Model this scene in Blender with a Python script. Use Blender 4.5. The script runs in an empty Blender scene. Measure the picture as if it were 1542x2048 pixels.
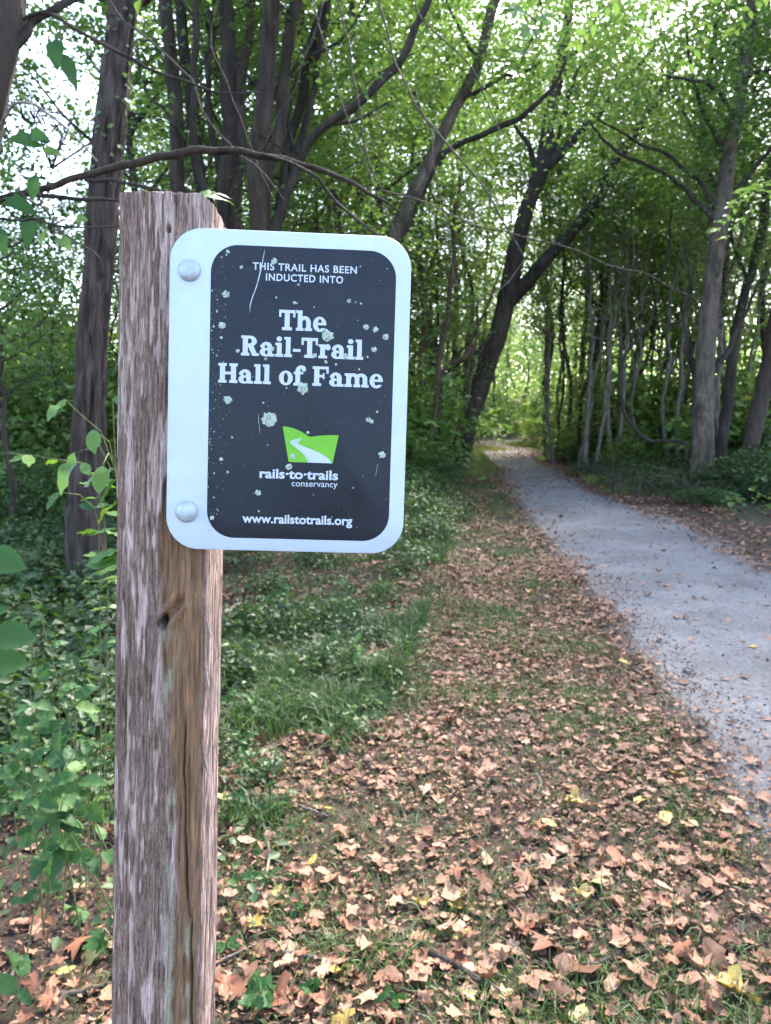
import bpy, math
import numpy as np
from mathutils import Vector, Matrix

R_ = math.radians
rng = np.random.default_rng(7)
scene = bpy.context.scene
COL = scene.collection

# ---------------------------------------------------------------- camera
CAM = np.array([0.0, 0.0, 1.55])
PITCH = R_(7.84)
FPX = 1481.0
cam_d = bpy.data.cameras.new('camera')
cam_d.sensor_fit = 'VERTICAL'
cam_d.sensor_height = 36
cam_d.sensor_width = 36
cam_d.lens = FPX / 2048 * 36
cam_d.clip_start = 0.02
cam_d.clip_end = 2000
cam_d.dof.use_dof = True
cam_d.dof.focus_distance = 0.72
cam_d.dof.aperture_fstop = 14.0
cam = bpy.data.objects.new('camera', cam_d)
COL.objects.link(cam)
cam.location = CAM
cam.rotation_euler = (R_(90) - PITCH, 0, 0)
scene.camera = cam

# ---------------------------------------------------------------- sky, sun, exposure
SUN_EL, SUN_AZ = R_(46), R_(22)
world = bpy.data.worlds.new('World')
scene.world = world
world.use_nodes = True
wn = world.node_tree
sky = wn.nodes.new('ShaderNodeTexSky')
sky.sky_type = 'NISHITA'
sky.sun_disc = False
sky.sun_elevation = SUN_EL
sky.sun_rotation = SUN_AZ
sky.air_density = 1.0
sky.dust_density = 2.0
sky.ozone_density = 1.0
bg = wn.nodes['Background']
bg.inputs['Strength'].default_value = 0.15
wn.links.new(sky.outputs[0], bg.inputs[0])
sun_d = bpy.data.lights.new('sun', 'SUN')
sun_d.energy = 2.9
sun_d.angle = R_(12)
sun_d.color = (1.0, 0.95, 0.87)
sun = bpy.data.objects.new('sun', sun_d)
COL.objects.link(sun)
sdir = Vector((math.sin(SUN_AZ) * math.cos(SUN_EL), math.cos(SUN_AZ) * math.cos(SUN_EL), math.sin(SUN_EL)))
sun.rotation_euler = sdir.to_track_quat('Z', 'Y').to_euler()
sun.location = (8, 6, 20)
vs = scene.view_settings
vs.view_transform = 'Standard'
vs.look = 'None'
vs.exposure = 2.95
vs.gamma = 1.0
cy = scene.cycles
cy.max_bounces = 6
cy.diffuse_bounces = 3
cy.glossy_bounces = 2
cy.transmission_bounces = 4
cy.transparent_max_bounces = 4
cy.caustics_reflective = False
cy.caustics_refractive = False
cy.use_denoising = True
cy.use_adaptive_sampling = True
cy.adaptive_threshold = 0.04

# ---------------------------------------------------------------- pixel <-> world (photograph pixels, 1542 x 2048)
FW = np.array([0, math.cos(PITCH), -math.sin(PITCH)])
UP = np.array([0, math.sin(PITCH), math.cos(PITCH)])
RT = np.array([1.0, 0, 0])


def ray(px, py):
    return RT * ((px - 771) / FPX) + UP * ((1024 - py) / FPX) + FW


def W(px, py, Y):
    d = ray(px, py)
    return CAM + d * (Y / d[1])


def G(px, py, z=0.0):
    d = ray(px, py)
    return CAM + d * ((z - CAM[2]) / d[2])


def project(P):
    Q = np.asarray(P) - CAM
    zc = Q @ FW
    return 771 + FPX * (Q @ RT) / zc, 1024 - FPX * (Q @ UP) / zc, zc


# ---------------------------------------------------------------- noise
def _hash(ix, iy, seed):
    h = (ix.astype(np.int64) * 374761393 + iy.astype(np.int64) * 668265263 + seed * 1442695041) & 0xFFFFFFFF
    h = ((h ^ (h >> 13)) * 1274126177) & 0xFFFFFFFF
    return ((h ^ (h >> 16)) & 0xFFFF) / 65535.0


def vn(x, y, seed=0, perx=None):
    x = np.asarray(x, float)
    y = np.asarray(y, float)
    ix, iy = np.floor(x), np.floor(y)
    fx, fy = x - ix, y - iy
    fx = fx * fx * (3 - 2 * fx)
    fy = fy * fy * (3 - 2 * fy)
    a = ix if perx is None else np.mod(ix, perx)
    b = ix + 1 if perx is None else np.mod(ix + 1, perx)
    h = lambda p, q: _hash(p, q, seed)
    return (h(a, iy) * (1 - fx) + h(b, iy) * fx) * (1 - fy) + (h(a, iy + 1) * (1 - fx) + h(b, iy + 1) * fx) * fy


def fbm(x, y, seed=0, octs=4):
    s, a, t = 0, 0.5, 0
    for i in range(octs):
        s = s + a * vn(x * 2 ** i, y * 2 ** i, seed + i * 17)
        t += a
        a *= 0.5
    return s / t


def sstep(a, b, x):
    t = np.clip((x - a) / (b - a), 0, 1)
    return t * t * (3 - 2 * t)


# ---------------------------------------------------------------- mesh helpers
def mesh(name, V, faces, mat=None, smooth=False, attrs=None):
    """V (n,3); faces: array (m,k) or list of such arrays"""
    me = bpy.data.meshes.new(name)
    V = np.asarray(V, np.float32)
    if not isinstance(faces, list):
        faces = [faces]
    faces = [np.asarray(f, np.int32) for f in faces if len(f)]
    me.vertices.add(len(V))
    me.vertices.foreach_set('co', V.ravel())
    loops = np.concatenate([f.ravel() for f in faces])
    sizes = np.concatenate([np.full(len(f), f.shape[1], np.int32) for f in faces])
    starts = np.concatenate([[0], np.cumsum(sizes)[:-1]]).astype(np.int32)
    me.loops.add(len(loops))
    me.loops.foreach_set('vertex_index', loops)
    me.polygons.add(len(sizes))
    me.polygons.foreach_set('loop_start', starts)
    if smooth:
        me.polygons.foreach_set('use_smooth', np.ones(len(sizes), bool))
    me.update(calc_edges=True)
    if attrs:
        for k, a in attrs.items():
            at = me.attributes.new(k, 'FLOAT', 'POINT')
            at.data.foreach_set('value', np.asarray(a, np.float32).ravel())
    if mat:
        me.materials.append(mat)
    return me


def obj(name, me, parent=None, loc=None):
    o = bpy.data.objects.new(name, me)
    COL.objects.link(o)
    if parent is not None:
        o.parent = parent
    if loc is not None:
        o.location = loc
    return o


def tag(o, label, cat, group=None, kind=None):
    o['label'] = label
    o['category'] = cat
    if group:
        o['group'] = group
    if kind:
        o['kind'] = kind
    return o


def empty(name, loc):
    o = bpy.data.objects.new(name, None)
    o.empty_display_size = 0.1
    COL.objects.link(o)
    o.location = loc
    return o


def copy_tree(src, parent=None):
    c = src.copy()
    COL.objects.link(c)
    c.parent = parent
    for ch in src.children:
        copy_tree(ch, c)
    return c


def catmull(pts, n):
    P = np.asarray(pts, float)
    if len(P) == 2:
        t = np.linspace(0, 1, n)[:, None]
        return P[0] * (1 - t) + P[1] * t
    Q = np.vstack([2 * P[0] - P[1], P, 2 * P[-1] - P[-2]])
    seg = np.linalg.norm(np.diff(P[:, :3], axis=0), axis=1)
    s = np.concatenate([[0], np.cumsum(seg)])
    u = np.interp(np.linspace(0, s[-1], n), s, np.arange(len(P)))
    i = np.clip(u.astype(int), 0, len(P) - 2)
    t = (u - i)[:, None]
    a, b, c, d = Q[i], Q[i + 1], Q[i + 2], Q[i + 3]
    return 0.5 * ((2 * b) + (-a + c) * t + (2 * a - 5 * b + 4 * c - d) * t ** 2 + (-a + 3 * b - 3 * c + d) * t ** 3)


def tube(path, rad, segs=8, disp=None, cap=True):
    """returns V, faces(list), ring params for a tapered tube along path (n,3)"""
    P = np.asarray(path, float)
    n = len(P)
    rad = np.asarray(rad, float)
    T = np.gradient(P, axis=0)
    T /= np.linalg.norm(T, axis=1)[:, None] + 1e-12
    ref = np.array([0, 1.0, 0]) if abs(T[0][1]) < 0.8 else np.array([1.0, 0, 0])
    A = np.cross(T, ref)
    A /= np.linalg.norm(A, axis=1)[:, None] + 1e-12
    B = np.cross(T, A)
    th = np.linspace(0, 2 * np.pi, segs, endpoint=False)
    r = np.repeat(rad[:, None], segs, 1)
    if disp is not None:
        r = r + disp(th[None, :], P[:, 2][:, None], r)
    V = P[:, None, :] + r[..., None] * (np.cos(th)[None, :, None] * A[:, None, :] + np.sin(th)[None, :, None] * B[:, None, :])
    V = V.reshape(-1, 3)
    i = np.arange(n - 1)[:, None] * segs
    j = np.arange(segs)[None, :]
    k = (j + 1) % segs
    F = np.stack([i + j, i + k, i + segs + k, i + segs + j], -1).reshape(-1, 4)
    fs = [F]
    if cap:
        V = np.vstack([V, P[-1] + T[-1] * rad[-1] * 0.5])
        jj = np.arange(segs)
        b = (n - 1) * segs
        fs.append(np.stack([b + jj, b + (jj + 1) % segs, np.full(segs, len(V) - 1)], -1))
    return V, fs


class Bag:
    """collects pieces into one mesh"""

    def __init__(s):
        s.V, s.F3, s.F4, s.n = [], [], [], 0

    def add(s, V, fs):
        if not isinstance(fs, list):
            fs = [fs]
        for f in fs:
            f = np.asarray(f)
            (s.F4 if f.shape[1] == 4 else s.F3).append(f + s.n)
        s.V.append(np.asarray(V, float))
        s.n += len(V)

    def mesh(s, name, mat, smooth=True):
        fs = []
        if s.F4:
            fs.append(np.concatenate(s.F4))
        if s.F3:
            fs.append(np.concatenate(s.F3))
        return mesh(name, np.concatenate(s.V), fs, mat, smooth)


def unit(v):
    return v / (np.linalg.norm(v, axis=-1, keepdims=True) + 1e-12)


def leaf_arrays(P, N, D, L, Wd, fold=0.18, droop=0.15):
    """rhombic folded leaves: 2 triangles each"""
    N = unit(N)
    T = unit(D - (D * N).sum(-1, keepdims=True) * N)
    S = np.cross(N, T)
    L = L[:, None]
    Wd = Wd[:, None]
    v0 = P
    v1 = P + T * L * 0.45 + S * Wd * 0.5 + N * Wd * fold
    v2 = P + T * L - N * L * droop
    v3 = P + T * L * 0.45 - S * Wd * 0.5 + N * Wd * fold
    V = np.stack([v0, v1, v2, v3], 1).reshape(-1, 3)
    b = np.arange(len(P))[:, None] * 4
    F = np.concatenate([b + np.array([[0, 2, 1]]), b + np.array([[0, 3, 2]])], 1).reshape(-1, 3)
    return V, F


def rand_leaves(C, radii, nper, lsize, r, flat=0.6, tilt=0.55):
    """leaf params for sprays centred at C (k,3), radii (k,)"""
    k = len(C)
    n = k * nper
    idx = np.repeat(np.arange(k), nper)
    off = r.normal(0, 0.44, (n, 3))
    off[:, 2] *= flat
    tl = r.normal(0, 0.25, (k, 2))
    off[:, 2] += (off[:, :2] * tl[idx]).sum(1)
    P = C[idx] + off * radii[idx][:, None]
    N = np.stack([r.normal(0, tilt, n), r.normal(0, tilt, n), np.ones(n)], 1)
    D = off * np.array([1, 1, 0.3]) + r.normal(0, 0.35, (n, 3)) - np.array([0, 0, 0.15])
    L = lsize * r.uniform(0.6, 1.35, n)
    return P, N, D, L, L * r.uniform(0.5, 0.85, n)


# ---------------------------------------------------------------- materials
def newmat(name):
    m = bpy.data.materials.new(name)
    m.use_nodes = True
    nt = m.node_tree
    for nd in list(nt.nodes):
        nt.nodes.remove(nd)
    out = nt.nodes.new('ShaderNodeOutputMaterial')
    return m, nt, out


def nd(nt, t, **kw):
    x = nt.nodes.new(t)
    for k, v in kw.items():
        if k in x.inputs:
            x.inputs[k].default_value = v
        else:
            setattr(x, k, v)
    return x


def ramp(nt, stops, fac=None, interp='LINEAR'):
    r = nt.nodes.new('ShaderNodeValToRGB')
    r.color_ramp.interpolation = interp
    el = r.color_ramp.elements
    while len(el) > 1:
        el.remove(el[-1])
    el[0].position, el[0].color = stops[0][0], (*stops[0][1], 1)
    for p, c in stops[1:]:
        e = el.new(p)
        e.color = (*c, 1)
    if fac is not None:
        nt.links.new(fac, r.inputs[0])
    return r


def mixc(nt, fac, a, b, blend='MIX'):
    m = nt.nodes.new('ShaderNodeMix')
    m.data_type = 'RGBA'
    m.blend_type = blend
    for sock, v in ((m.inputs[0], fac), (m.inputs[6], a), (m.inputs[7], b)):
        if hasattr(v, 'is_linked') or hasattr(v, 'links'):
            nt.links.new(v, sock)
        elif isinstance(v, (int, float)):
            sock.default_value = v
        else:
            sock.default_value = (*v, 1)
    return m.outputs[2]


def noise(nt, scale, detail=4, rough=0.6, stretch=None, coord='Object', dist=0.0):
    tc = nt.nodes.new('ShaderNodeTexCoord')
    src = tc.outputs[coord]
    if stretch:
        mp = nt.nodes.new('ShaderNodeMapping')
        mp.inputs['Scale'].default_value = stretch
        nt.links.new(src, mp.inputs[0])
        src = mp.outputs[0]
    n = nd(nt, 'ShaderNodeTexNoise', Scale=scale, Detail=detail, Roughness=rough, Distortion=dist)
    nt.links.new(src, n.inputs['Vector'])
    return n.outputs['Fac']


def principled(nt, out, color, rough=0.7, spec=0.3, bump=None, bumps=0.3, bumpd=0.01):
    p = nt.nodes.new('ShaderNodeBsdfPrincipled')
    if isinstance(color, tuple):
        p.inputs['Base Color'].default_value = (*color, 1)
    else:
        nt.links.new(color, p.inputs['Base Color'])
    if isinstance(rough, (int, float)):
        p.inputs['Roughness'].default_value = rough
    else:
        nt.links.new(rough, p.inputs['Roughness'])
    p.inputs['Specular IOR Level'].default_value = spec
    if bump is not None:
        b = nd(nt, 'ShaderNodeBump', Strength=bumps, Distance=bumpd)
        nt.links.new(bump, b.inputs['Height'])
        nt.links.new(b.outputs[0], p.inputs['Normal'])
    if out is not None:
        nt.links.new(p.outputs[0], out.inputs[0])
    return p


def foliage_mat(name, stops, trans=0.4, tint=(1.35, 1.25, 0.55), rough=0.5, island=True, spec=0.35, vein=False):
    """leaf: diffuse + translucent; colour differs from leaf to leaf and plant to plant"""
    m, nt, out = newmat(name)
    oi = nt.nodes.new('ShaderNodeObjectInfo')
    if island:
        g = nt.nodes.new('ShaderNodeNewGeometry')
        src = g.outputs['Random Per Island']
        add = nd(nt, 'ShaderNodeMath', operation='MULTIPLY_ADD')
        nt.links.new(oi.outputs['Random'], add.inputs[0])
        add.inputs[1].default_value = 0.35
        nt.links.new(src, add.inputs[2])
        sc = nd(nt, 'ShaderNodeMath', operation='MULTIPLY')
        nt.links.new(add.outputs[0], sc.inputs[0])
        sc.inputs[1].default_value = 1 / 1.35
        fac = sc.outputs[0]
    else:
        fac = oi.outputs['Random']
    c = ramp(nt, stops, fac).outputs[0]
    if vein:
        nz = noise(nt, 55, 3, 0.6)
        rr = ramp(nt, [(0.3, (0.72, 0.72, 0.72)), (0.7, (1.2, 1.2, 1.2))], nz).outputs[0]
        c = mixc(nt, 1.0, c, rr, 'MULTIPLY')
    p = principled(nt, None, c, rough, spec)
    t = nt.nodes.new('ShaderNodeBsdfTranslucent')
    tc = mixc(nt, 1.0, c, tint, 'MULTIPLY')
    nt.links.new(tc, t.inputs[0])
    mx = nt.nodes.new('ShaderNodeMixShader')
    mx.inputs[0].default_value = trans
    nt.links.new(p.outputs[0], mx.inputs[1])
    nt.links.new(t.outputs[0], mx.inputs[2])
    nt.links.new(mx.outputs[0], out.inputs[0])
    return m


def bark_mat(name, dark, light, scale=9, stretch=(1, 1, 0.16), lichen=None, bumps=0.6):
    m, nt, out = newmat(name)
    n1 = noise(nt, scale, 6, 0.65, stretch, dist=0.6)
    n2 = noise(nt, 1.7, 3, 0.5)
    c = ramp(nt, [(0.32, dark), (0.62, light)], n1).outputs[0]
    c2 = ramp(nt, [(0.3, (0.75, 0.75, 0.75)), (0.7, (1.2, 1.2, 1.2))], n2).outputs[0]
    c = mixc(nt, 1.0, c, c2, 'MULTIPLY')
    if lichen:
        n3 = noise(nt, 3.2, 5, 0.7)
        f = ramp(nt, [(0.55, (0, 0, 0)), (0.68, (0.7, 0.7, 0.7))], n3).outputs[0]
        c = mixc(nt, f, c, lichen)
    principled(nt, out, c, 0.9, 0.2, n1, min(1.0, bumps * 1.5), 0.05)
    return m


M = {}
M['leaf_mid'] = foliage_mat('canopy_leaf', [(0.0, (0.060, 0.130, 0.044)), (0.45, (0.098, 0.180, 0.052)), (0.85, (0.140, 0.220, 0.060)), (0.97, (0.18, 0.24, 0.065)), (1.0, (0.30, 0.25, 0.06))], 0.45, tint=(1.2, 1.2, 0.75))
M['leaf_light'] = foliage_mat('lightened_leaf', [(0.0, (0.090, 0.178, 0.055)), (0.5, (0.145, 0.238, 0.066)), (0.9, (0.21, 0.28, 0.075)), (1.0, (0.36, 0.31, 0.08))], 0.52, tint=(1.2, 1.2, 0.75))  # paler copy of the canopy leaf, brightness of lit foliage put into the colour
M['leaf_dark'] = foliage_mat('dark_leaf', [(0.0, (0.024, 0.052, 0.018)), (0.5, (0.040, 0.080, 0.024)), (1.0, (0.080, 0.120, 0.030))], 0.35, tint=(1.2, 1.3, 0.7))  # darker green than the canopy leaf
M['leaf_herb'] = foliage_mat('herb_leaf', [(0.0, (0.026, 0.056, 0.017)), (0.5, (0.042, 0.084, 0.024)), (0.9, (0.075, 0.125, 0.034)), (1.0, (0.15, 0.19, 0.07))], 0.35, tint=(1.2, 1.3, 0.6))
M['leaf_big'] = foliage_mat('plant_leaf', [(0.0, (0.026, 0.072, 0.022)), (0.5, (0.042, 0.100, 0.028)), (0.9, (0.062, 0.130, 0.034)), (1.0, (0.10, 0.18, 0.045))], 0.30, tint=(1.3, 1.35, 0.45), spec=0.18, island=False, rough=0.55, vein=True)
M['leaf_lit'] = foliage_mat('sprig_leaf', [(0.0, (0.06, 0.14, 0.035)), (1.0, (0.10, 0.19, 0.035))], 0.42, tint=(1.4, 1.3, 0.4), island=False, rough=0.42, vein=True)  # lighter plant leaf: pale weeds, and leaflets with backlight put into the colour
M['leaf_ivy'] = foliage_mat('ivy_leaf', [(0.0, (0.10, 0.17, 0.06)), (0.6, (0.16, 0.23, 0.09)), (1.0, (0.26, 0.27, 0.13))], 0.4)
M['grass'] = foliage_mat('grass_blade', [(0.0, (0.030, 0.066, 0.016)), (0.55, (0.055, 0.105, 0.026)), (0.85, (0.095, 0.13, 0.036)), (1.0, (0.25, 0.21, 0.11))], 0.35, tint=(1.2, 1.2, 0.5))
M['grass_lit'] = foliage_mat('sunlit_grass_blade', [(0.0, (0.085, 0.13, 0.035)), (0.6, (0.14, 0.185, 0.05)), (1.0, (0.30, 0.26, 0.11))], 0.4)  # lit copy of the grass, sunlight painted into the colour
M['fall_tan'] = foliage_mat('dry_leaf_tan', [(0.0, (0.11, 0.048, 0.027)), (0.35, (0.24, 0.115, 0.066)), (0.7, (0.32, 0.166, 0.10)), (1.0, (0.39, 0.23, 0.145))], 0.10, tint=(1.1, 0.9, 0.7), island=False, rough=0.65, vein=True, spec=0.25)
M['fall_brown'] = foliage_mat('dry_leaf_brown', [(0.0, (0.15, 0.06, 0.032)), (1.0, (0.34, 0.13, 0.065))], 0.1, tint=(1, 0.9, 0.7), island=False, rough=0.6, vein=True, spec=0.3)
M['fall_yellow'] = foliage_mat('dry_leaf_yellow', [(0.0, (0.34, 0.22, 0.05)), (0.6, (0.42, 0.31, 0.075)), (1.0, (0.46, 0.37, 0.17))], 0.2, tint=(1.05, 1.0, 0.6), island=False, rough=0.55, vein=True)
M['litter'] = foliage_mat('leaf_litter', [(0.0, (0.075, 0.037, 0.025)), (0.28, (0.12, 0.057, 0.034)), (0.52, (0.235, 0.118, 0.072)), (0.80, (0.32, 0.173, 0.109)), (0.95, (0.40, 0.25, 0.165)), (0.975, (0.50, 0.38, 0.12)), (1.0, (0.54, 0.44, 0.18))], 0.10, tint=(1.1, 0.9, 0.6), rough=0.65, spec=0.25)
M['litter_dark'] = foliage_mat('old_litter', [(0.0, (0.07, 0.035, 0.022)), (0.5, (0.17, 0.085, 0.05)), (1.0, (0.36, 0.2, 0.13))], 0.08, tint=(1.1, 0.9, 0.6), rough=0.7, spec=0.25)
M['bark_near'] = bark_mat('furrowed_bark', (0.015, 0.0105, 0.009), (0.085, 0.060, 0.050), 24, (1, 1, 0.12), lichen=(0.085, 0.07, 0.06), bumps=0.35)
M['bark_dark'] = bark_mat('dark_bark', (0.017, 0.013, 0.011), (0.055, 0.042, 0.035), 11)
M['bark_brown'] = bark_mat('brown_bark', (0.020, 0.0145, 0.0115), (0.068, 0.049, 0.038), 12)
M['bark_grey'] = bark_mat('grey_bark', (0.030, 0.023, 0.018), (0.115, 0.087, 0.067), 10, (1, 1, 0.3), lichen=(0.15, 0.135, 0.11), bumps=0.3)
M['bark_pole'] = bark_mat('pole_bark', (0.06, 0.05, 0.04), (0.19, 0.16, 0.13), 14, (1, 1, 0.4), bumps=0.2)
M['bark_red'] = bark_mat('reddish_bark', (0.05, 0.03, 0.024), (0.135, 0.082, 0.064), 12)
M['twig_pale'] = bark_mat('pale_twig', (0.10, 0.08, 0.065), (0.26, 0.215, 0.18), 40, (1, 1, 1), bumps=0.2)
M['twig_dark'] = bark_mat('dark_twig', (0.028, 0.021, 0.018), (0.08, 0.06, 0.05), 30, (1, 1, 1), bumps=0.2)
M['stem'] = bark_mat('green_stem', (0.06, 0.085, 0.03), (0.12, 0.13, 0.06), 20, (1, 1, 1), bumps=0.1)

# soil
m, nt, out = newmat('soil')
n1 = noise(nt, 6, 8, 0.7)
n2 = noise(nt, 60, 5, 0.7)
n3 = noise(nt, 0.7, 4, 0.6)
c = ramp(nt, [(0.3, (0.022, 0.016, 0.013)), (0.5, (0.045, 0.032, 0.025)), (0.7, (0.095, 0.068, 0.050))], n2).outputs[0]
g = ramp(nt, [(0.45, (0, 0, 0)), (0.62, (0.55, 0.55, 0.55))], n3).outputs[0]
c = mixc(nt, g, c, (0.040, 0.046, 0.020))
c = mixc(nt, 1.0, c, ramp(nt, [(0.3, (0.7, 0.7, 0.7)), (0.7, (1.25, 1.2, 1.15))], n1).outputs[0], 'MULTIPLY')
principled(nt, out, c, 0.95, 0.15, n2, 0.6, 0.02)
M['soil'] = m

# trail gravel: crushed grey stone, browner dirt towards the worn edges ('edge' attribute)
m, nt, out = newmat('gravel_trail')
tc = nt.nodes.new('ShaderNodeTexCoord')
vo = nd(nt, 'ShaderNodeTexVoronoi', Scale=55.0)
nt.links.new(tc.outputs['Object'], vo.inputs['Vector'])
n1 = noise(nt, 1.3, 5, 0.6)
n2 = noise(nt, 120, 4, 0.75)
n4 = noise(nt, 9, 4, 0.7)
c = ramp(nt, [(0.0, (0.075, 0.072, 0.074)), (0.5, (0.145, 0.142, 0.146)), (1.0, (0.26, 0.255, 0.255))], vo.outputs['Color']).outputs[0]
c = mixc(nt, 0.55, c, ramp(nt, [(0.3, (0.075, 0.072, 0.073)), (0.7, (0.235, 0.23, 0.232))], n2).outputs[0])
c = mixc(nt, 1.0, c, ramp(nt, [(0.3, (0.62, 0.60, 0.59)), (0.7, (1.22, 1.19, 1.17))], n1).outputs[0], 'MULTIPLY')
at = nt.nodes.new('ShaderNodeAttribute')
at.attribute_name = 'edge'
ad = nd(nt, 'ShaderNodeMath', operation='ADD')
nt.links.new(at.outputs['Fac'], ad.inputs[0])
mu = nd(nt, 'ShaderNodeMath', operation='MULTIPLY_ADD')
nt.links.new(n4, mu.inputs[0])
mu.inputs[1].default_value = 0.9
mu.inputs[2].default_value = -0.45
nt.links.new(mu.outputs[0], ad.inputs[1])
f = ramp(nt, [(0.35, (0, 0, 0)), (0.75, (1, 1, 1))], ad.outputs[0]).outputs[0]
dirt = ramp(nt, [(0.3, (0.030, 0.023, 0.019)), (0.7, (0.095, 0.072, 0.06))], n2).outputs[0]
c = mixc(nt, f, c, dirt)
principled(nt, out, c, 0.9, 0.25, n2, 0.7, 0.012)
M['gravel'] = m
m, nt, out = newmat('loose_stone')
g = nt.nodes.new('ShaderNodeNewGeometry')
c = ramp(nt, [(0, (0.07, 0.066, 0.066)), (0.6, (0.17, 0.165, 0.165)), (1, (0.36, 0.35, 0.34))], g.outputs['Random Per Island']).outputs[0]
principled(nt, out, c, 0.85, 0.25)
M['stone'] = m

# ---------------------------------------------------------------- lay of the land
LPX = [(1542, 1690), (1440, 1550), (1322, 1385), (1198, 1220), (1100, 1103), (1035, 1003), (992, 937), (962, 906)]
RPX = [(1542, 1135), (1400, 1058), (1300, 1020), (1200, 983), (1120, 940), (1066, 908)]
LE = np.array([G(*p)[:2] for p in LPX])
RE = np.array([G(*p)[:2] for p in RPX])
# continue both edges towards and behind the camera (the trail passes on the right)
LE = np.vstack([[LE[0, 0] + 0.35, -6.0], [LE[0, 0] + 0.25, 0.5], LE])
RE = np.vstack([[LE[1, 0] + 2.6, -6.0], [LE[1, 0] + 2.55, 1.5], RE])


def xl(y):
    return np.interp(y, LE[:, 1], LE[:, 0])


def xr(y):
    return np.interp(y, RE[:, 1], RE[:, 0])


LU = np.array([G(*p)[:2] for p in [(430, 1900), (455, 1680), (540, 1570), (690, 1450), (780, 1330), (830, 1190), (870, 1085), (885, 1000), (935, 935)]])
RU = np.array([G(*p)[:2] for p in [(1542, 1030), (1400, 1035), (1300, 1012), (1200, 965), (1145, 930), (1090, 893)]])


def xlu(y):  # edge of the left undergrowth
    return np.interp(y, LU[:, 1], LU[:, 0])


def xru(y):  # edge of the right undergrowth
    return np.interp(y, RU[:, 1], RU[:, 0])


FAR_P = [((966, 900), (1054, 902)), ((976, 892), (1044, 895)), ((992, 886.5), (1042, 890.5)), ((1018, 882), (1052, 887)), ((1050, 879), (1072, 884.5)), ((1092, 876), (1102, 881))]
FAR_L = [tuple(G(*p_[0])[:2]) for p_ in FAR_P] + [(13, 44), (24, 50), (40, 60)]
FAR_R = [tuple(G(*p_[1])[:2]) for p_ in FAR_P] + [(13.6, 40.5), (24.8, 46.5), (41, 56)]
FAR_C = [((p_[0] + q_[0]) / 2, (p_[1] + q_[1]) / 2) for p_, q_ in zip(FAR_L, FAR_R)]


def hgt(x, y):
    x = np.asarray(x, float)
    y = np.asarray(y, float)
    b = (fbm(x * 0.9, y * 0.9, 3, 3) - 0.5) * 0.09 + (fbm(x * 0.12 + 40, y * 0.12, 5, 2) - 0.5) * 0.35 * sstep(6, 22, np.abs(x) + np.abs(y) * 0.4)
    dl = np.clip((xl(y) - x), 0, None)
    dr = np.clip((x - xr(y)), 0, None)
    away = sstep(0.0, 1.6, dl + dr)
    d2 = np.full(np.broadcast(x, y).shape, 99.0)
    for (ax, ay), (bx, by) in zip(FAR_C[:-1], FAR_C[1:]):
        t = np.clip(((x - ax) * (bx - ax) + (y - ay) * (by - ay)) / ((bx - ax) ** 2 + (by - ay) ** 2), 0, 1)
        d2 = np.minimum(d2, np.hypot(x - ax - t * (bx - ax), y - ay - t * (by - ay)))
    far = sstep(1.9, 4.2, d2)
    return b * away * far


# ground sheet: fine near the camera, coarse to the horizon
gx = np.concatenate([np.linspace(-600, -40, 15), np.linspace(-38, -8, 31), np.linspace(-7.8, 9, 169), np.linspace(9.4, 40, 52), np.linspace(45, 600, 15)])
gy = np.concatenate([np.linspace(-200, -6, 12), np.linspace(-5, 0, 11), np.linspace(0.1, 12, 120), np.linspace(12.4, 45, 82), np.linspace(47, 90, 20), np.linspace(100, 900, 16)])
XX, YY = np.meshgrid(gx, gy)
ZZ = hgt(XX, YY)
V = np.stack([XX, YY, ZZ], -1).reshape(-1, 3)
nx, ny = len(gx), len(gy)
ii, jj = np.meshgrid(np.arange(ny - 1), np.arange(nx - 1), indexing='ij')
a = ii * nx + jj
F = np.stack([a, a + 1, a + nx + 1, a + nx], -1).reshape(-1, 4)
ground = obj('ground', mesh('ground', V, F, M['soil'], True))
ground['kind'] = 'structure'

# trail sheet
ys = np.concatenate([np.linspace(-6, 12, 150), np.linspace(12.2, 26.4, 70)])
pairs = [((xl(y) , y), (xr(y), y)) for y in ys]
pairs += [(tuple(p_[:2]), tuple(q_[:2])) for p_, q_ in zip(catmull(np.c_[FAR_L, np.zeros(len(FAR_L))], 40), catmull(np.c_[FAR_R, np.zeros(len(FAR_R))], 40))]
pl = np.array([p[0] for p in pairs], float)
pr = np.array([p[1] for p in pairs], float)
NT = 25
tt = np.linspace(-0.09, 1.09, NT)
lat = unit(pr - pl)
s = np.arange(len(pl)) * 0.11
fd = sstep(20, 27, pl[:, 1])
wl = (fbm(s * 1.4, s * 0 + 2, 11, 3) - 0.5) * 0.35 * (1 - fd)
wr = (fbm(s * 1.1, s * 0 + 9, 12, 3) - 0.5) * 0.5 * (1 - fd)
PL = pl + lat * wl[:, None]
PR = pr + lat * wr[:, None]
TV = PL[:, None, :] * (1 - tt)[None, :, None] + PR[:, None, :] * tt[None, :, None]
TZ = hgt(TV[..., 0], TV[..., 1]) * 0 + 0.008 + 0.012 * np.exp(-((tt - 0.5) / 0.25) ** 2)[None, :]
edge_f = np.clip(1 - np.minimum(tt, 1 - tt) / np.where(tt < .5, .09, .16), 0, 1.4)
TZ = TZ - 0.03 * (np.clip(np.maximum(-tt, tt - 1), 0, 1) / 0.09)[None, :] ** 1.0
V = np.concatenate([TV, TZ[..., None]], -1).reshape(-1, 3)
n0 = len(pl)
ii, jj = np.meshgrid(np.arange(n0 - 1), np.arange(NT - 1), indexing='ij')
a = ii * NT + jj
F = np.stack([a, a + 1, a + NT + 1, a + NT], -1).reshape(-1, 4)
trail = obj('trail', mesh('trail', V, F, M['gravel'], True, {'edge': np.tile(edge_f, (n0, 1))}))
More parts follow.
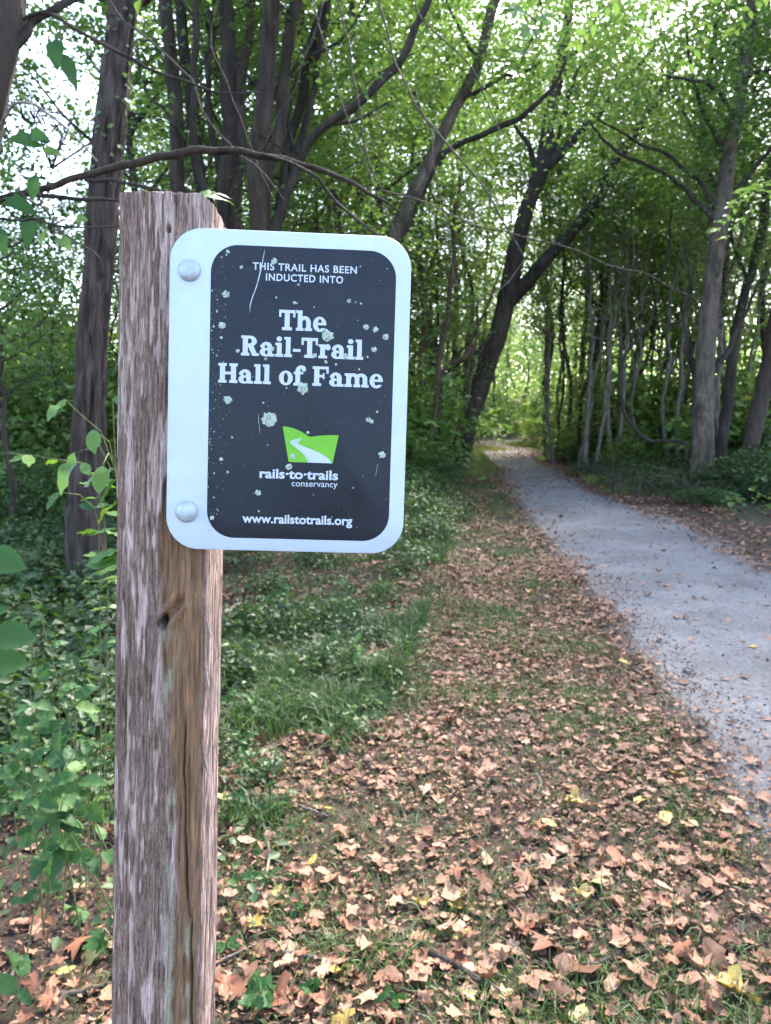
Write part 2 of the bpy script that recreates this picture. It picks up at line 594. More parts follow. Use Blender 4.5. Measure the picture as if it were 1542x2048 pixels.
trail['kind'] = 'structure'


def on_trail(x, y):
    return (y < 28) & (x > xl(y)) & (x < xr(y))


# loose stones on the trail
r = np.random.default_rng(21)
n = 9000
y = 0.6 + 12 * r.random(n) ** 1.6
x = xl(y) + (xr(y) - xl(y)) * (r.beta(0.9, 1.2, n) * 1.06 - 0.04)
sz = 0.0025 + 0.0065 * r.random(n) ** 3
octv = np.array([[1, 0, 0], [-1, 0, 0], [0, 1, 0], [0, -1, 0], [0, 0, .75], [0, 0, -.75]], float)
octf = np.array([[0, 2, 4], [2, 1, 4], [1, 3, 4], [3, 0, 4], [2, 0, 5], [1, 2, 5], [3, 1, 5], [0, 3, 5]])
an = r.uniform(0, 6.28, n)
V = octv[None] * (1 + r.uniform(-.35, .35, (n, 6, 1)))
V = np.stack([V[..., 0] * np.cos(an)[:, None] - V[..., 1] * np.sin(an)[:, None], V[..., 0] * np.sin(an)[:, None] + V[..., 1] * np.cos(an)[:, None], V[..., 2]], -1)
V = V * sz[:, None, None] + np.stack([x, y, 0.014 + sz * 0.3], -1)[:, None, :]
F = (octf[None] + (np.arange(n) * 6)[:, None, None]).reshape(-1, 3)
o = obj('gravel', mesh('gravel', V.reshape(-1, 3), F, M['stone']))
tag(o, 'loose grey gravel scattered over the trail surface', 'gravel', kind='stuff')

# ================================================================= POST AND SIGN
roll = R_(1.55)
tiltb = R_(3.1)
yawr = R_(2.6)
# axes in camera space (right, up, forward)
r_c = np.array([math.cos(roll) * math.cos(yawr), -math.sin(roll), math.sin(yawr)])
u_c = np.array([math.sin(roll), math.cos(roll), -math.sin(tiltb)])
r_c /= np.linalg.norm(r_c)
u_c -= r_c * (u_c @ r_c)
u_c /= np.linalg.norm(u_c)
toW = lambda v: RT * v[0] + UP * v[1] + FW * v[2]
r_w, u_w = toW(r_c), toW(u_c)
b_w = np.cross(u_w, r_w)      # local +y = away from the viewer
if b_w @ FW < 0:
    b_w = -b_w
DS = 0.712
sign_c = CAM + ray(577, 787) * DS
MS = Matrix((( r_w[0], b_w[0], u_w[0], sign_c[0]), (r_w[1], b_w[1], u_w[1], sign_c[1]), (r_w[2], b_w[2], u_w[2], sign_c[2]), (0, 0, 0, 1)))

# --- post (local: x right, y back, z up; front face y = 0.0035)
PX0, PW, PY0, ZT = -0.1655, 0.0905, 0.0035, 0.1860
ZB = -(sign_c[2] + 0.45) / u_w[2]
Rl, Rr = 0.0085, 0.003


def arc(cx, cy_, rad, a0, a1, n):
    t = np.linspace(a0, a1, n, endpoint=False)
    return np.stack([cx + rad * np.cos(t), cy_ + rad * np.sin(t)], 1), np.stack([np.cos(t), np.sin(t)], 1)


def side(p, q, n, nrm):
    t = np.linspace(0, 1, n, endpoint=False)[:, None]
    return np.array(p) * (1 - t) + np.array(q) * t, np.tile(nrm, (n, 1))


x0, x1, y0, y1 = PX0, PX0 + PW, PY0, PY0 + PW
parts = [side((x0 + Rl, y0), (x1 - Rr, y0), 170, (0, -1)), arc(x1 - Rr, y0 + Rr, Rr, -np.pi / 2, 0, 6), side((x1, y0 + Rr), (x1, y1 - Rr), 60, (1, 0)), arc(x1 - Rr, y1 - Rr, Rr, 0, np.pi / 2, 4), side((x1 - Rr, y1), (x0 + Rr, y1), 24, (0, 1)), arc(x0 + Rr, y1 - Rr, Rr, np.pi / 2, np.pi, 4), side((x0, y1 - Rr), (x0, y0 + Rl), 40, (-1, 0)), arc(x0 + Rl, y0 + Rl, Rl, np.pi, 1.5 * np.pi, 14)]
PP = np.concatenate([p[0] for p in parts])
PN = np.concatenate([p[1] for p in parts])
npz = 460
zt = ZT - 0.008 * sstep(x1 - 0.012, x1, PP[:, 0]) - 0.002 * sstep(0.03, 0.0, PP[:, 0] - x0) + 0.0018 * (vn(PP[:, 0] * 170, PP[:, 1] * 90, 5) - 0.5)
tz = 1 - (1 - np.linspace(0, 1, npz)) ** 1.25
Zg = ZB + tz[:, None] * (zt[None, :] - ZB)
arcl = np.concatenate([[0], np.cumsum(np.linalg.norm(np.diff(PP, axis=0), axis=1))])
Xg = np.repeat(PP[None, :, 0], npz, 0)
Ag = np.repeat(arcl[None, :], npz, 0)
# grain: thin vertical grooves, slightly wandering
wob = 0.0035 * (vn(Zg * 3.1, Ag * 9, 40) - 0.5) + 0.0016 * (vn(Zg * 22, Ag * 40, 39) - 0.5) + 0.004 * np.exp(-((Xg - (x0 + 0.046)) / 0.014) ** 2 - ((Zg + 0.23) / 0.05) ** 2) * np.sign(Xg - (x0 + 0.046))
gr1 = vn((Ag + wob) * 560, Zg * 24, 41)
gr2 = vn((Ag + wob) * 260, Zg * 2.6, 42)
gr3 = vn((Ag + wob) * 900, Zg * 70, 43)
groove = sstep(0.5, 0.8, gr1) * 0.0017 + sstep(0.62, 0.95, gr2) * 0.0016 + gr3 * 0.0007
front = (PN[:, 1] < -0.2)[None, :] * np.ones_like(Zg)
u = (Xg - x0) / PW
# rotten brown band on the right part of the front, below the sign
bl = np.interp(Zg[:, 0], [-1.2, -0.62, -0.52, -0.42, -0.33, -0.25, -0.18, -0.1, 0.0], [0.66, 0.66, 0.74, 0.70, 0.60, 0.52, 0.49, 0.50, 0.70])[:, None]
jag = (vn(Zg * 26, Ag * 60, 50) - 0.5) * 0.10 + (vn(Zg * 90, Ag * 200, 51) - 0.5) * 0.05
rot = front * sstep(bl - 0.02, bl + 0.025, u + jag * 0.7) * sstep(0.985, 0.93, u + jag * 0.4) * sstep(-0.02, -0.08, Zg)
rot = np.maximum(rot, 0)
rdep = rot * (0.0016 + 0.0035 * vn(Ag * 90, Zg * 9, 52) + 0.0022 * sstep(0.5, 0.8, vn((Ag + wob * 2) * 300, Zg * 7, 53)))
# a long check running down the rotten band
ck = np.interp(Zg[:, 0], [-1.2, -0.58, -0.50, -0.44, -0.40, -0.30], [0.86, 0.90, 0.84, 0.78, 0.78, 0.77])[:, None] + (vn(Zg * 45, Zg * 0, 54) - 0.5) * 0.03
crack = front * np.exp(-((u - ck) / 0.012) ** 2) * sstep(-0.30, -0.36, Zg) * sstep(-1.3, -1.0, Zg) * 0.008
ck2 = 0.60 + (vn(Zg * 20, Zg * 0 + 3, 55) - 0.5) * 0.02
crack += front * np.exp(-((u - ck2) / 0.008) ** 2) * sstep(0.145, 0.17, Zg) * 0.004
crack += front * np.exp(-((u - 0.47 - (vn(Zg * 12, Zg * 0 + 5, 56) - 0.5) * 0.03) / 0.007) ** 2) * sstep(0.14, 0.152, Zg) * 0.003
# knot hole with its raised diagonal collar, nail hole near the top
kx, kz = x0 + 0.047, -0.2265
hole = front * 0.030 * sstep(0.0056, 0.0036, np.hypot(Xg - kx, (Zg - kz) * 0.9))
al = ((Xg - kx) * 0.62 + (Zg - kz) * 0.78)
ac = np.abs((Xg - kx) * 0.78 - (Zg - kz) * 0.62)
collar = front * sstep(-0.004, 0.002, al) * sstep(0.034, 0.022, al) * (0.006 * np.exp(-((ac - 0.0066) / 0.0026) ** 2) - 0.007 * np.exp(-(ac / 0.0036) ** 2))
nail = front * 0.012 * sstep(0.0030, 0.0018, np.hypot(Xg - (x0 + 0.0485), (Zg - 0.1515)))
k2 = front * 0.003 * np.exp(-(((Xg - (x0 + 0.082)) / 0.006) ** 2 + ((Zg + 0.21) / 0.010) ** 2))
right = (PN[:, 0] > 0.5)[None, :] * np.ones_like(Zg)
rag = right * 0.003 * sstep(0.55, 0.9, vn(Ag * 200, Zg * 16, 57))
dis = -(groove + rdep + crack + hole + nail + rag) + collar + k2
dis = dis - (front * 0.0012 * (vn(Ag * 40, Zg * 1.2, 58) - 0.2))
Vp = np.stack([Xg + dis * PN[None, :, 0], np.repeat(PP[None, :, 1], npz, 0) + dis * PN[None, :, 1], Zg], -1)
pale = sstep(0.54, 0.60, vn((Ag + wob) * 150, Zg * 13, 60) * 0.55 + vn((Ag + wob) * 520, Zg * 55, 61) * 0.45 + 0.06 * sstep(-0.35, 0.15, Zg) - 0.03)
pale = pale * (1 - rot) * (1 - 0.75 * sstep(0.4, 0.9, vn(Ag * 300, Zg * 22, 62)))
pale = np.maximum(pale, right * 0.22 * (1 - sstep(0.5, 0.75, vn(Ag * 160, Zg * 9, 63))))
dl_ = np.interp(Zg[:, 0], [-1.2, -0.62, -0.45, -0.33, -0.25, -0.15], [0.62, 0.66, 0.63, 0.60, 0.575, 0.60])[:, None]
lich = front * np.exp(-((u - dl_) / 0.055) ** 2) * sstep(0.42, 0.62, vn(Ag * 260, Zg * 60, 64)) * sstep(-0.06, -0.12, Zg) * sstep(0.3, 0.55, vn(Zg * 11, Zg * 0, 65) + 0.2)
lich = np.maximum(lich, front * np.exp(-((u - 0.83) / 0.05) ** 2) * sstep(-0.5, -0.56, Zg) * sstep(0.45, 0.65, vn(Ag * 240, Zg * 70, 66)))
nper = len(PP)
V = Vp.reshape(-1, 3)
i = np.arange(npz - 1)[:, None] * nper
j = np.arange(nper)[None, :]
k = (j + 1) % nper
F = np.stack([i + j, i + k, i + nper + k, i + nper + j], -1).reshape(-1, 4)
# top: rings shrinking to the middle, rough end grain
rings = [Vp[-1]]
cen = np.array([PX0 + PW / 2, PY0 + PW / 2, 0])
tv = []
base = (npz - 1) * nper
nv = len(V)
fs = [F]
prev = base + np.arange(nper)
for q, sc_ in enumerate((0.93, 0.75, 0.5, 0.2)):
    Rg = Vp[-1].copy()
    Rg[:, :2] = cen[:2] + (Rg[:, :2] - cen[:2]) * sc_
    Rg[:, 2] = Rg[:, 2] * (sc_ if q else 1) + (1 - (sc_ if q else 1)) * ZT + 0.0016 * (vn(Rg[:, 0] * 240, Rg[:, 1] * 240, 70 + q) - 0.5) + 0.0008
    cur = nv + np.arange(nper)
    nv += nper
    tv.append(Rg)
    fs.append(np.stack([prev, np.roll(prev, -1), np.roll(cur, -1), cur], -1))
    prev = cur
V = np.vstack([V] + tv + [[[cen[0], cen[1], ZT]]])
fs.append(np.stack([prev, np.roll(prev, -1), np.full(nper, nv)], -1))
pad = lambda a_: np.concatenate([a_.ravel(), np.tile(a_[-1], 4) * 0.5, [0]])
m, nt, out = newmat('weathered_wood')


def attr(nt, name):
    a_ = nt.nodes.new('ShaderNodeAttribute')
    a_.attribute_name = name
    return a_.outputs['Fac']


s1 = noise(nt, 1.0, 6, 0.78, (560, 560, 42), dist=0.35)
s2 = noise(nt, 1.0, 6, 0.75, (150, 150, 22), dist=0.4)
s3 = noise(nt, 1.0, 5, 0.7, (900, 900, 260))
s4 = noise(nt, 1.0, 3, 0.5, (25, 25, 5))
c = ramp(nt, [(0.36, (0.044, 0.034, 0.029)), (0.45, (0.130, 0.102, 0.087)), (0.56, (0.205, 0.165, 0.143)), (0.68, (0.31, 0.258, 0.23))], s1).outputs[0]
c = mixc(nt, 1.0, c, ramp(nt, [(0.3, (0.78, 0.74, 0.72)), (0.7, (1.22, 1.16, 1.15))], s4).outputs[0], 'MULTIPLY')
cp = ramp(nt, [(0.36, (0.115, 0.09, 0.08)), (0.45, (0.295, 0.245, 0.225)), (0.62, (0.46, 0.388, 0.37)), (0.8, (0.53, 0.46, 0.445))], s1).outputs[0]
c = mixc(nt, 1.0, c, ramp(nt, [(0.35, (0.62, 0.60, 0.60)), (0.6, (1.15, 1.13, 1.12))], s3).outputs[0], 'MULTIPLY')
c = mixc(nt, attr(nt, 'pale'), c, cp)
s5 = noise(nt, 1.0, 2, 0.45, (300, 300, 7), dist=0.2)
c = mixc(nt, 0.75, c, ramp(nt, [(0.36, (1, 1, 1)), (0.375, (0.22, 0.2, 0.2)), (0.39, (1, 1, 1)), (0.485, (1, 1, 1)), (0.50, (0.25, 0.23, 0.22)), (0.515, (1, 1, 1)), (0.60, (1, 1, 1)), (0.612, (0.2, 0.18, 0.18)), (0.625, (1, 1, 1))], s5).outputs[0], 'MULTIPLY')
cr = ramp(nt, [(0.25, (0.045, 0.026, 0.016)), (0.45, (0.14, 0.084, 0.048)), (0.6, (0.27, 0.155, 0.078)), (0.75, (0.42, 0.20, 0.09))], s2).outputs[0]
cr = mixc(nt, 0.4, cr, ramp(nt, [(0.3, (0.07, 0.05, 0.032)), (0.7, (0.26, 0.195, 0.135))], s1).outputs[0])
c = mixc(nt, attr(nt, 'rot'), c, cr)
cl = ramp(nt, [(0.35, (0.17, 0.175, 0.125)), (0.7, (0.33, 0.335, 0.265))], s3).outputs[0]
lf = nd(nt, 'ShaderNodeMath', operation='MULTIPLY')
nt.links.new(attr(nt, 'lichen'), lf.inputs[0])
lf.inputs[1].default_value = 0.8
c = mixc(nt, lf.outputs[0], c, cl)
c = mixc(nt, 1.0, c, (1.16, 1.0, 0.93), 'MULTIPLY')
principled(nt, out, c, 0.9, 0.2, s1, 0.55, 0.0016)
M['wood'] = m
post = empty('wooden_post', (0, 0, 0))
post.matrix_world = MS
tag(post, 'weathered square timber post with a rotten brown strip and knot hole, standing beside the trail', 'post')
obj('timber', mesh('timber', V, fs, m, True, {'pale': pad(pale), 'rot': pad(rot), 'lichen': pad(lich)}), post)
# lifted splinters on the right arris
for (sz_, ln) in ((-0.222, 0.018), (-0.27, 0.026), (-0.36, 0.02), (0.155, 0.012)):
    V, fs = tube(catmull([(x1 - 0.001, y0 + 0.004, sz_), (x1 + 0.0012, y0 + 0.003, sz_ - ln * 0.5), (x1 + 0.0042, y0 + 0.002, sz_ - ln)], 5), [0.0012, 0.0011, 0.0009, 0.0006, 0.0002], 4)
    obj('splinter', mesh('splinter', V, fs, M['twig_pale'], True), post)

# --- sign
sign = empty('trail_sign', (0, 0, 0))
sign.matrix_world = MS
tag(sign, 'white metal sign with rounded corners and dark panel, bolted to the wooden post', 'sign')


def rrect(x0, x1, z0, z1, rad, n=14):
    p = []
    for (cx, cz, a0) in ((x1 - rad, z1 - rad, 0), (x0 + rad, z1 - rad, 90), (x0 + rad, z0 + rad, 180), (x1 - rad, z0 + rad, 270)):
        for t in np.linspace(0, 90, n):
            p.append((cx + rad * math.cos(R_(a0 + t)), cz + rad * math.sin(R_(a0 + t))))
    return np.array(p)


def plate_mesh(name, outline, yf, yb, mat, bev=0.0004):
    """outline (n,2) in x,z; front face at yf, back at yb"""
    n = len(outline)
    c0 = outline.mean(0)
    inn = c0 + (outline - c0) * (1 - bev / 0.1)
    V = np.vstack([np.c_[inn[:, 0], np.full(n, yf), inn[:, 1]], np.c_[outline[:, 0], np.full(n, yf + bev), outline[:, 1]], np.c_[outline[:, 0], np.full(n, yb), outline[:, 1]]])
    k = np.arange(n)
    k2 = (k + 1) % n
    q = np.concatenate([np.stack([k, k + n, k2 + n, k2], -1), np.stack([k + n, k + 2 * n, k2 + 2 * n, k2 + n], -1)])
    return mesh(name, V, [q, k[None, :], (k[::-1] + 2 * n)[None, :]], mat)


m, nt, out = newmat('white_sign_sheet')
n1 = noise(nt, 18, 5, 0.7)
n2 = noise(nt, 260, 2, 0.5)
c = ramp(nt, [(0.35, (0.43, 0.47, 0.55)), (0.7, (0.49, 0.53, 0.61))], n1).outputs[0]
sp = ramp(nt, [(0.74, (0, 0, 0)), (0.80, (0.35, 0.35, 0.35))], n2).outputs[0]
c = mixc(nt, sp, c, (0.42, 0.40, 0.38))
principled(nt, out, c, 0.42, 0.4)
M['white'] = m
m, nt, out = newmat('charcoal_panel')
n1 = noise(nt, 14, 6, 0.75)
n2 = noise(nt, 500, 3, 0.7)
n3 = noise(nt, 1, 4, 0.7, (30, 30, 140))
c = ramp(nt, [(0.35, (0.011, 0.014, 0.020)), (0.7, (0.020, 0.024, 0.031))], n1).outputs[0]
c = mixc(nt, ramp(nt, [(0.55, (0, 0, 0)), (0.75, (0.22, 0.22, 0.22))], n2).outputs[0], c, (0.12, 0.115, 0.12))
rr = ramp(nt, [(0.3, (0.44, 0.44, 0.44)), (0.7, (0.62, 0.62, 0.62))], n1).outputs[0]
principled(nt, out, c, rr, 0.22, n2, 0.08, 0.0004)
M['charcoal'] = m
m, nt, out = newmat('white_print')
principled(nt, out, (0.46, 0.49, 0.55), 0.5, 0.3)
M['print'] = m
m, nt, out = newmat('green_print')
principled(nt, out, ramp(nt, [(0.3, (0.125, 0.36, 0.012)), (0.7, (0.15, 0.41, 0.018))], noise(nt, 60, 3)).outputs[0], 0.45, 0.35)
M['green'] = m
m, nt, out = newmat('galvanised_steel')
n1 = noise(nt, 160, 5, 0.7)
c = ramp(nt, [(0.3, (0.30, 0.33, 0.36)), (0.7, (0.46, 0.50, 0.54))], n1).outputs[0]
p = principled(nt, out, c, 0.5, 0.5, n1, 0.25, 0.001)
p.inputs['Metallic'].default_value = 0.45
M['zinc'] = m
m, nt, out = newmat('lichen_crust')
n1 = noise(nt, 420, 4, 0.7)
c = ramp(nt, [(0.36, (0.10, 0.12, 0.095)), (0.46, (0.34, 0.385, 0.31)), (0.7, (0.48, 0.53, 0.44))], n1).outputs[0]
principled(nt, out, c, 0.95, 0.1, n1, 0.5, 0.001)
M['lichen'] = m

mm = 0.001
obj('plate', plate_mesh('plate', rrect(-114.5 * mm, 114.5 * mm, -152.5 * mm, 152.5 * mm, 31 * mm), 0.0, 0.0024, M['white']), sign)
obj('panel', plate_mesh('panel', rrect(-75.8 * mm, 100.3 * mm, -140.5 * mm, 138.2 * mm, 26 * mm), -0.00016, 0.0001, M['charcoal'], 0.00004), sign)
YF = -0.00030    # print sits just proud of the panel


class Glyph:
    """a letter drawn as a region on a fine grid, turned into flat polygons with smooth outlines"""

    def __init__(s, w, lo=-0.3, hi=1.1, res=64):
        s.w = w
        s.x = np.arange(-0.06, w + 0.06, 1 / res)
        s.z = np.arange(lo, hi, 1 / res)
        s.X, s.Z = np.meshgrid(s.x, s.z)
        s.d = np.full(s.X.shape, 9.0)

    def box(s, x0, z0, x1, z1):
        return np.maximum(np.maximum(x0 - s.X, s.X - x1), np.maximum(z0 - s.Z, s.Z - z1))

    def ell(s, cx, cz, rx, rz):
        return (np.hypot((s.X - cx) / rx, (s.Z - cz) / rz) - 1) * min(rx, rz)

    def poly(s, pts):
        d = np.full(s.X.shape, -9.0)
        n = len(pts)
        for i in range(n):
            (ax, az), (bx, bz) = pts[i], pts[(i + 1) % n]
            l = math.hypot(bx - ax, bz - az)
            d = np.maximum(d, ((s.X - ax) * (bz - az) - (s.Z - az) * (bx - ax)) / l)
        return d

    def add(s, *ds):
        for d in ds:
            s.d = np.minimum(s.d, d)

    def cut(s, *ds):
        for d in ds:
            s.d = np.maximum(s.d, -d)

    def polys(s):
        d = s.d
        ins = d < 0
        V, F = [], []

        def vert(p):
            V.append(p)
            return len(V) - 1
        full = ins[:-1, :-1] & ins[1:, :-1] & ins[:-1, 1:] & ins[1:, 1:]
        anyi = ins[:-1, :-1] | ins[1:, :-1] | ins[:-1, 1:] | ins[1:, 1:]
        for r_ in range(full.shape[0]):
            c_ = 0
            row = full[r_]
            while c_ < len(row):
                if row[c_]:
                    e = c_
                    while e < len(row) and row[e]:
                        e += 1
                    F.append([vert((s.x[c_], s.z[r_])), vert((s.x[e], s.z[r_])), vert((s.x[e], s.z[r_ + 1])), vert((s.x[c_], s.z[r_ + 1]))])
                    c_ = e
                else:
                    if anyi[r_, c_]:
                        cs = [(r_, c_), (r_, c_ + 1), (r_ + 1, c_ + 1), (r_ + 1, c_)]
                        pl_ = []
                        for q in range(4):
                            a_, b_ = cs[q], cs[(q + 1) % 4]
                            da, db = d[a_], d[b_]
                            if da < 0:
                                pl_.append((s.x[a_[1]], s.z[a_[0]]))
                            if (da < 0) != (db < 0):
                                t = da / (da - db)
                                pl_.append((s.x[a_[1]] * (1 - t) + s.x[b_[1]] * t, s.z[a_[0]] * (1 - t) + s.z[b_[0]] * t))
                        if len(pl_) >= 3:
                            F.append([vert(p) for p in pl_])
                    c_ += 1
        return V, F


def slab_glyph(ch):
    if ch == 'T':
        g = Glyph(.90); b = g.box
        g.add(b(0, .85, .90, 1), b(.31, 0, .59, 1), b(.17, 0, .73, .15), b(0, .64, .12, 1), b(.78, .64, .90, 1))
    elif ch == 'h':
        g = Glyph(.90); b = g.box
        a_ = np.maximum(g.ell(.48, .42, .34, .31), -g.ell(.46, .40, .105, .15)); a_ = np.maximum(a_, .40 - g.Z)
        g.add(b(.09, 0, .35, 1), b(0, .87, .3, 1), b(0, 0, .43, .14), a_, b(.565, 0, .82, .42), b(.48, 0, .90, .14))
    elif ch == 'e':
        g = Glyph(.74); b = g.box
        g.add(g.ell(.37, .35, .37, .375)); g.cut(g.ell(.38, .36, .115, .25))
        g.cut(b(.40, .16, .9, .31)); g.add(np.maximum(b(.2, .31, .72, .43), g.ell(.37, .35, .37, .375)))
    elif ch == 'a':
        g = Glyph(.80); b = g.box
        a_ = np.maximum(g.ell(.36, .45, .32, .27), -g.ell(.33, .40, .085, .17)); a_ = np.maximum(a_, .44 - g.Z)
        g.add(a_, b(.43, 0, .68, .46), b(.43, 0, .80, .13), np.maximum(g.ell(.30, .205, .30, .215), -g.ell(.36, .20, .085, .10)), g.ell(.15, .50, .125, .10))
    elif ch == 'i':
        g = Glyph(.44); b = g.box
        g.add(b(.09, 0, .35, .70), b(0, .57, .3, .70), b(0, 0, .44, .14), g.ell(.21, .89, .15, .125))
    elif ch == 'l':
        g = Glyph(.44); b = g.box
        g.add(b(.09, 0, .35, 1), b(0, .87, .3, 1), b(0, 0, .44, .14))
    elif ch == 'r':
        g = Glyph(.66); b = g.box
        g.add(b(.09, 0, .35, .70), b(0, .57, .3, .70), b(0, 0, .48, .14), g.ell(.52, .56, .14, .145), np.maximum(np.maximum(g.ell(.50, .40, .26, .32), -g.ell(.5, .38, .14, .17)), np.maximum(.40 - g.Z, g.X - .52)))
    elif ch == 'R':
        g = Glyph(.98); b = g.box
        g.add(b(.09, 0, .37, 1), b(0, 0, .46, .14), b(0, .86, .5, 1), np.maximum(g.ell(.47, .725, .38, .275), .3 - g.X)); g.cut(np.maximum(g.ell(.44, .73, .145, .125), .37 - g.X), )
        g.add(g.poly([(.62, 0), (.92, 0), (.66, .52), (.36, .52)]), b(.62, 0, .98, .14), b(.09, 0, .37, 1))
    elif ch == 'H':
        g = Glyph(1.06); b = g.box
        for o_ in (0, .60):
            g.add(b(.09 + o_, 0, .37 + o_, 1), b(o_, 0, .46 + o_, .14), b(o_, .86, .46 + o_, 1))
        g.add(b(.3, .43, .8, .57))
    elif ch == 'F':
        g = Glyph(.88); b = g.box
        g.add(b(.09, 0, .37, 1), b(0, 0, .48, .14), b(0, .86, .88, 1), b(.76, .64, .88, 1), b(.3, .44, .64, .57), b(.56, .36, .66, .66))
    elif ch == 'o':
        g = Glyph(.76)
        g.add(g.ell(.38, .35, .38, .375)); g.cut(g.ell(.38, .35, .12, .26))
    elif ch == 'f':
        g = Glyph(.60); b = g.box
        g.add(b(.10, -.02, .36, .74), b(0, -.02, .48, .12), b(0, .56, .52, .69), np.maximum(np.maximum(g.ell(.42, .73, .32, .29), -g.ell(.43, .70, .08, .17)), .72 - g.Z), g.ell(.55, .82, .12, .11))
    elif ch == 'm':
        g = Glyph(1.34); b = g.box
        for o_ in (0, .44):
            a_ = np.maximum(g.ell(.48 + o_, .42, .34, .29), -g.ell(.46 + o_, .40, .10, .15)); a_ = np.maximum(a_, .40 - g.Z)
            g.add(a_, b(.565 + o_, 0, .82 + o_, .42))
        g.add(b(.09, 0, .35, .70), b(0, .57, .3, .70), b(0, 0, .42, .14), b(.50, 0, .88, .14), b(.94, 0, 1.34, .14))
    elif ch == '-':
        g = Glyph(.42)
        g.add(g.box(0, .28, .42, .42))
    return g


_gc = {}


def slab_text(name, text, xl_, xr_, zb, cap):
    V, F, cx = [], [], 0.0
    for ch in text:
        if ch == ' ':
            cx += 0.40
            continue
        if ch not in _gc:
            _gc[ch] = (slab_glyph(ch).w, *slab_glyph(ch).polys())
        w, gv, gf = _gc[ch]
        b0 = len(V)
        V += [(p[0] + cx, p[1]) for p in gv]
        F += [[q + b0 for q in f_] for f_ in gf]
        cx += w + 0.045
    cx -= 0.045
    V = np.array(V)
    V3 = np.c_[xl_ + V[:, 0] / cx * (xr_ - xl_), np.full(len(V), YF / mm), zb + V[:, 1] * cap] * mm
    me = bpy.data.meshes.new(name)
    me.from_pydata(V3.tolist(), [], F)
    me.materials.append(M['print'])
    return obj(name, me, sign)


def sans_text(name, text, xl_, xr_, zb, hgt_mm, ref='x', bold=0.0, mat='print', spacing=1.0):
    cu = bpy.data.curves.new('t', 'FONT')
    cu.body = text
    cu.size = 1.0
    cu.offset = bold
    cu.space_character = spacing
    cu.resolution_u = 4
    o = bpy.data.objects.new('t', cu)
    COL.objects.link(o)
    me = o.to_mesh()
    v = np.empty(len(me.vertices) * 3)
    me.vertices.foreach_get('co', v)
    v = v.reshape(-1, 3)
    F = [list(p_.vertices) for p_ in me.polygons]
    o.to_mesh_clear()
    bpy.data.objects.remove(o)
    xh = {'cap': 0.729, 'x': 0.547, 'asc': 0.76}[ref]
    sx = (xr_ - xl_) / (v[:, 0].max() - v[:, 0].min())
    sz2 = hgt_mm / xh
    V3 = np.c_[xl_ + (v[:, 0] - v[:, 0].min()) * sx, np.full(len(v), YF / mm), zb + v[:, 1] * sz2] * mm
    me2 = bpy.data.meshes.new(name)
    me2.from_pydata(V3.tolist(), [], F)
    me2.materials.append(M[mat])
    return obj(name, me2, sign)


sans_text('lettering', 'THIS TRAIL HAS BEEN', -36.5, 62.5, 116.0, 6.9, 'cap', 0.02, spacing=1.12)
sans_text('lettering', 'INDUCTED INTO', -23.8, 49.6, 106.2, 6.9, 'cap', 0.02, spacing=1.12)
slab_text('lettering', 'The', -10.5, 34.6, 60.0, 19.2)
slab_text('lettering', 'Rail-Trail', -46, 70.8, 34.6, 19)
slab_text('lettering', 'Hall of Fame', -67.2, 90.4, 8.2, 18.6)
sans_text('lettering', 'rails\u00b7to\u00b7trails', -26, 49.6, -81.6, 6.9, 'x', 0.028)
sans_text('lettering', 'conservancy', 5, 49.3, -88.9, 4.7, 'x', 0.002)
sans_text('lettering', 'www.railstotrails.org', -41.8, 64.6, -125.2, 6.6, 'x', 0.026)
# emblem: green hills in a flaring frame with a white winding track
lg = bpy.data.meshes.new('emblem')
top = [(-4.8, -31.6), (0, -32.0), (6, -33.2), (12, -35.6), (17, -38.4), (20.5, -40.6), (24, -40.6), (30, -39.6), (38, -38.8), (44, -38.5), (49.3, -38.6)]
pts = [(43.9, -65.8), (1.6, -65.6)] + top
lg.from_pydata([(p_[0] * mm, YF, p_[1] * mm) for p_ in pts], [], [list(range(len(pts)))])
lg.materials.append(M['green'])
emb = obj('emblem', lg, sign)
Lr = [(20.5, -65.7), (18, -61), (13.5, -55.5), (7.5, -51), (3.2, -48.0), (2.6, -46.0), (4.5, -44.6), (8, -43.6), (11, -42.7)]
Rr_ = [(43.4, -65.78), (40.5, -62), (34, -57.5), (25, -53.5), (14, -49.6), (10.5, -47.3), (11, -45.6), (12.5, -44.2), (14, -42.9)]
Lc = catmull(np.c_[Lr, np.zeros(9)], 40)[:, :2]
Rc = catmull(np.c_[Rr_, np.zeros(9)], 40)[:, :2]
V = np.vstack([np.c_[Lc[:, 0], np.full(40, YF / mm - 0.12), Lc[:, 1]], np.c_[Rc[:, 0], np.full(40, YF / mm - 0.12), Rc[:, 1]]]) * mm
k = np.arange(39)
obj('track', mesh('track', V, np.stack([k, k + 40, k + 41, k + 1], -1), M['print']), emb)
for (zz, a_, b_) in ((-44.2, 4.2, 13.6), (-45.4, 2.2, 12.0), (-46.7, 1.8, 11.6), (-48.2, 3.0, 12.6), (-43.1, 8.5, 16.0)):   # sleepers
    V = np.array([(a_, zz), (b_, zz - 0.7), (b_, zz - 1.05), (a_, zz - 0.35)])
    V3 = np.c_[V[:, 0], np.full(4, YF / mm - 0.2), V[:, 1]] * mm
    obj('sleeper', mesh('sleeper', V3, np.array([[0, 1, 2, 3]]), M['green']), emb)
sl = catmull(np.array([(22.0, -65.7, 0), (19.4, -60.6, 0), (14.6, -54.9, 0), (9.2, -50.6, 0)]), 16)[:, :2]
V = np.vstack([np.c_[sl[:, 0], np.full(16, YF / mm - 0.22), sl[:, 1]], np.c_[sl[:, 0] + 0.55, np.full(16, YF / mm - 0.22), sl[:, 1] + 0.1]]) * mm
k = np.arange(15)
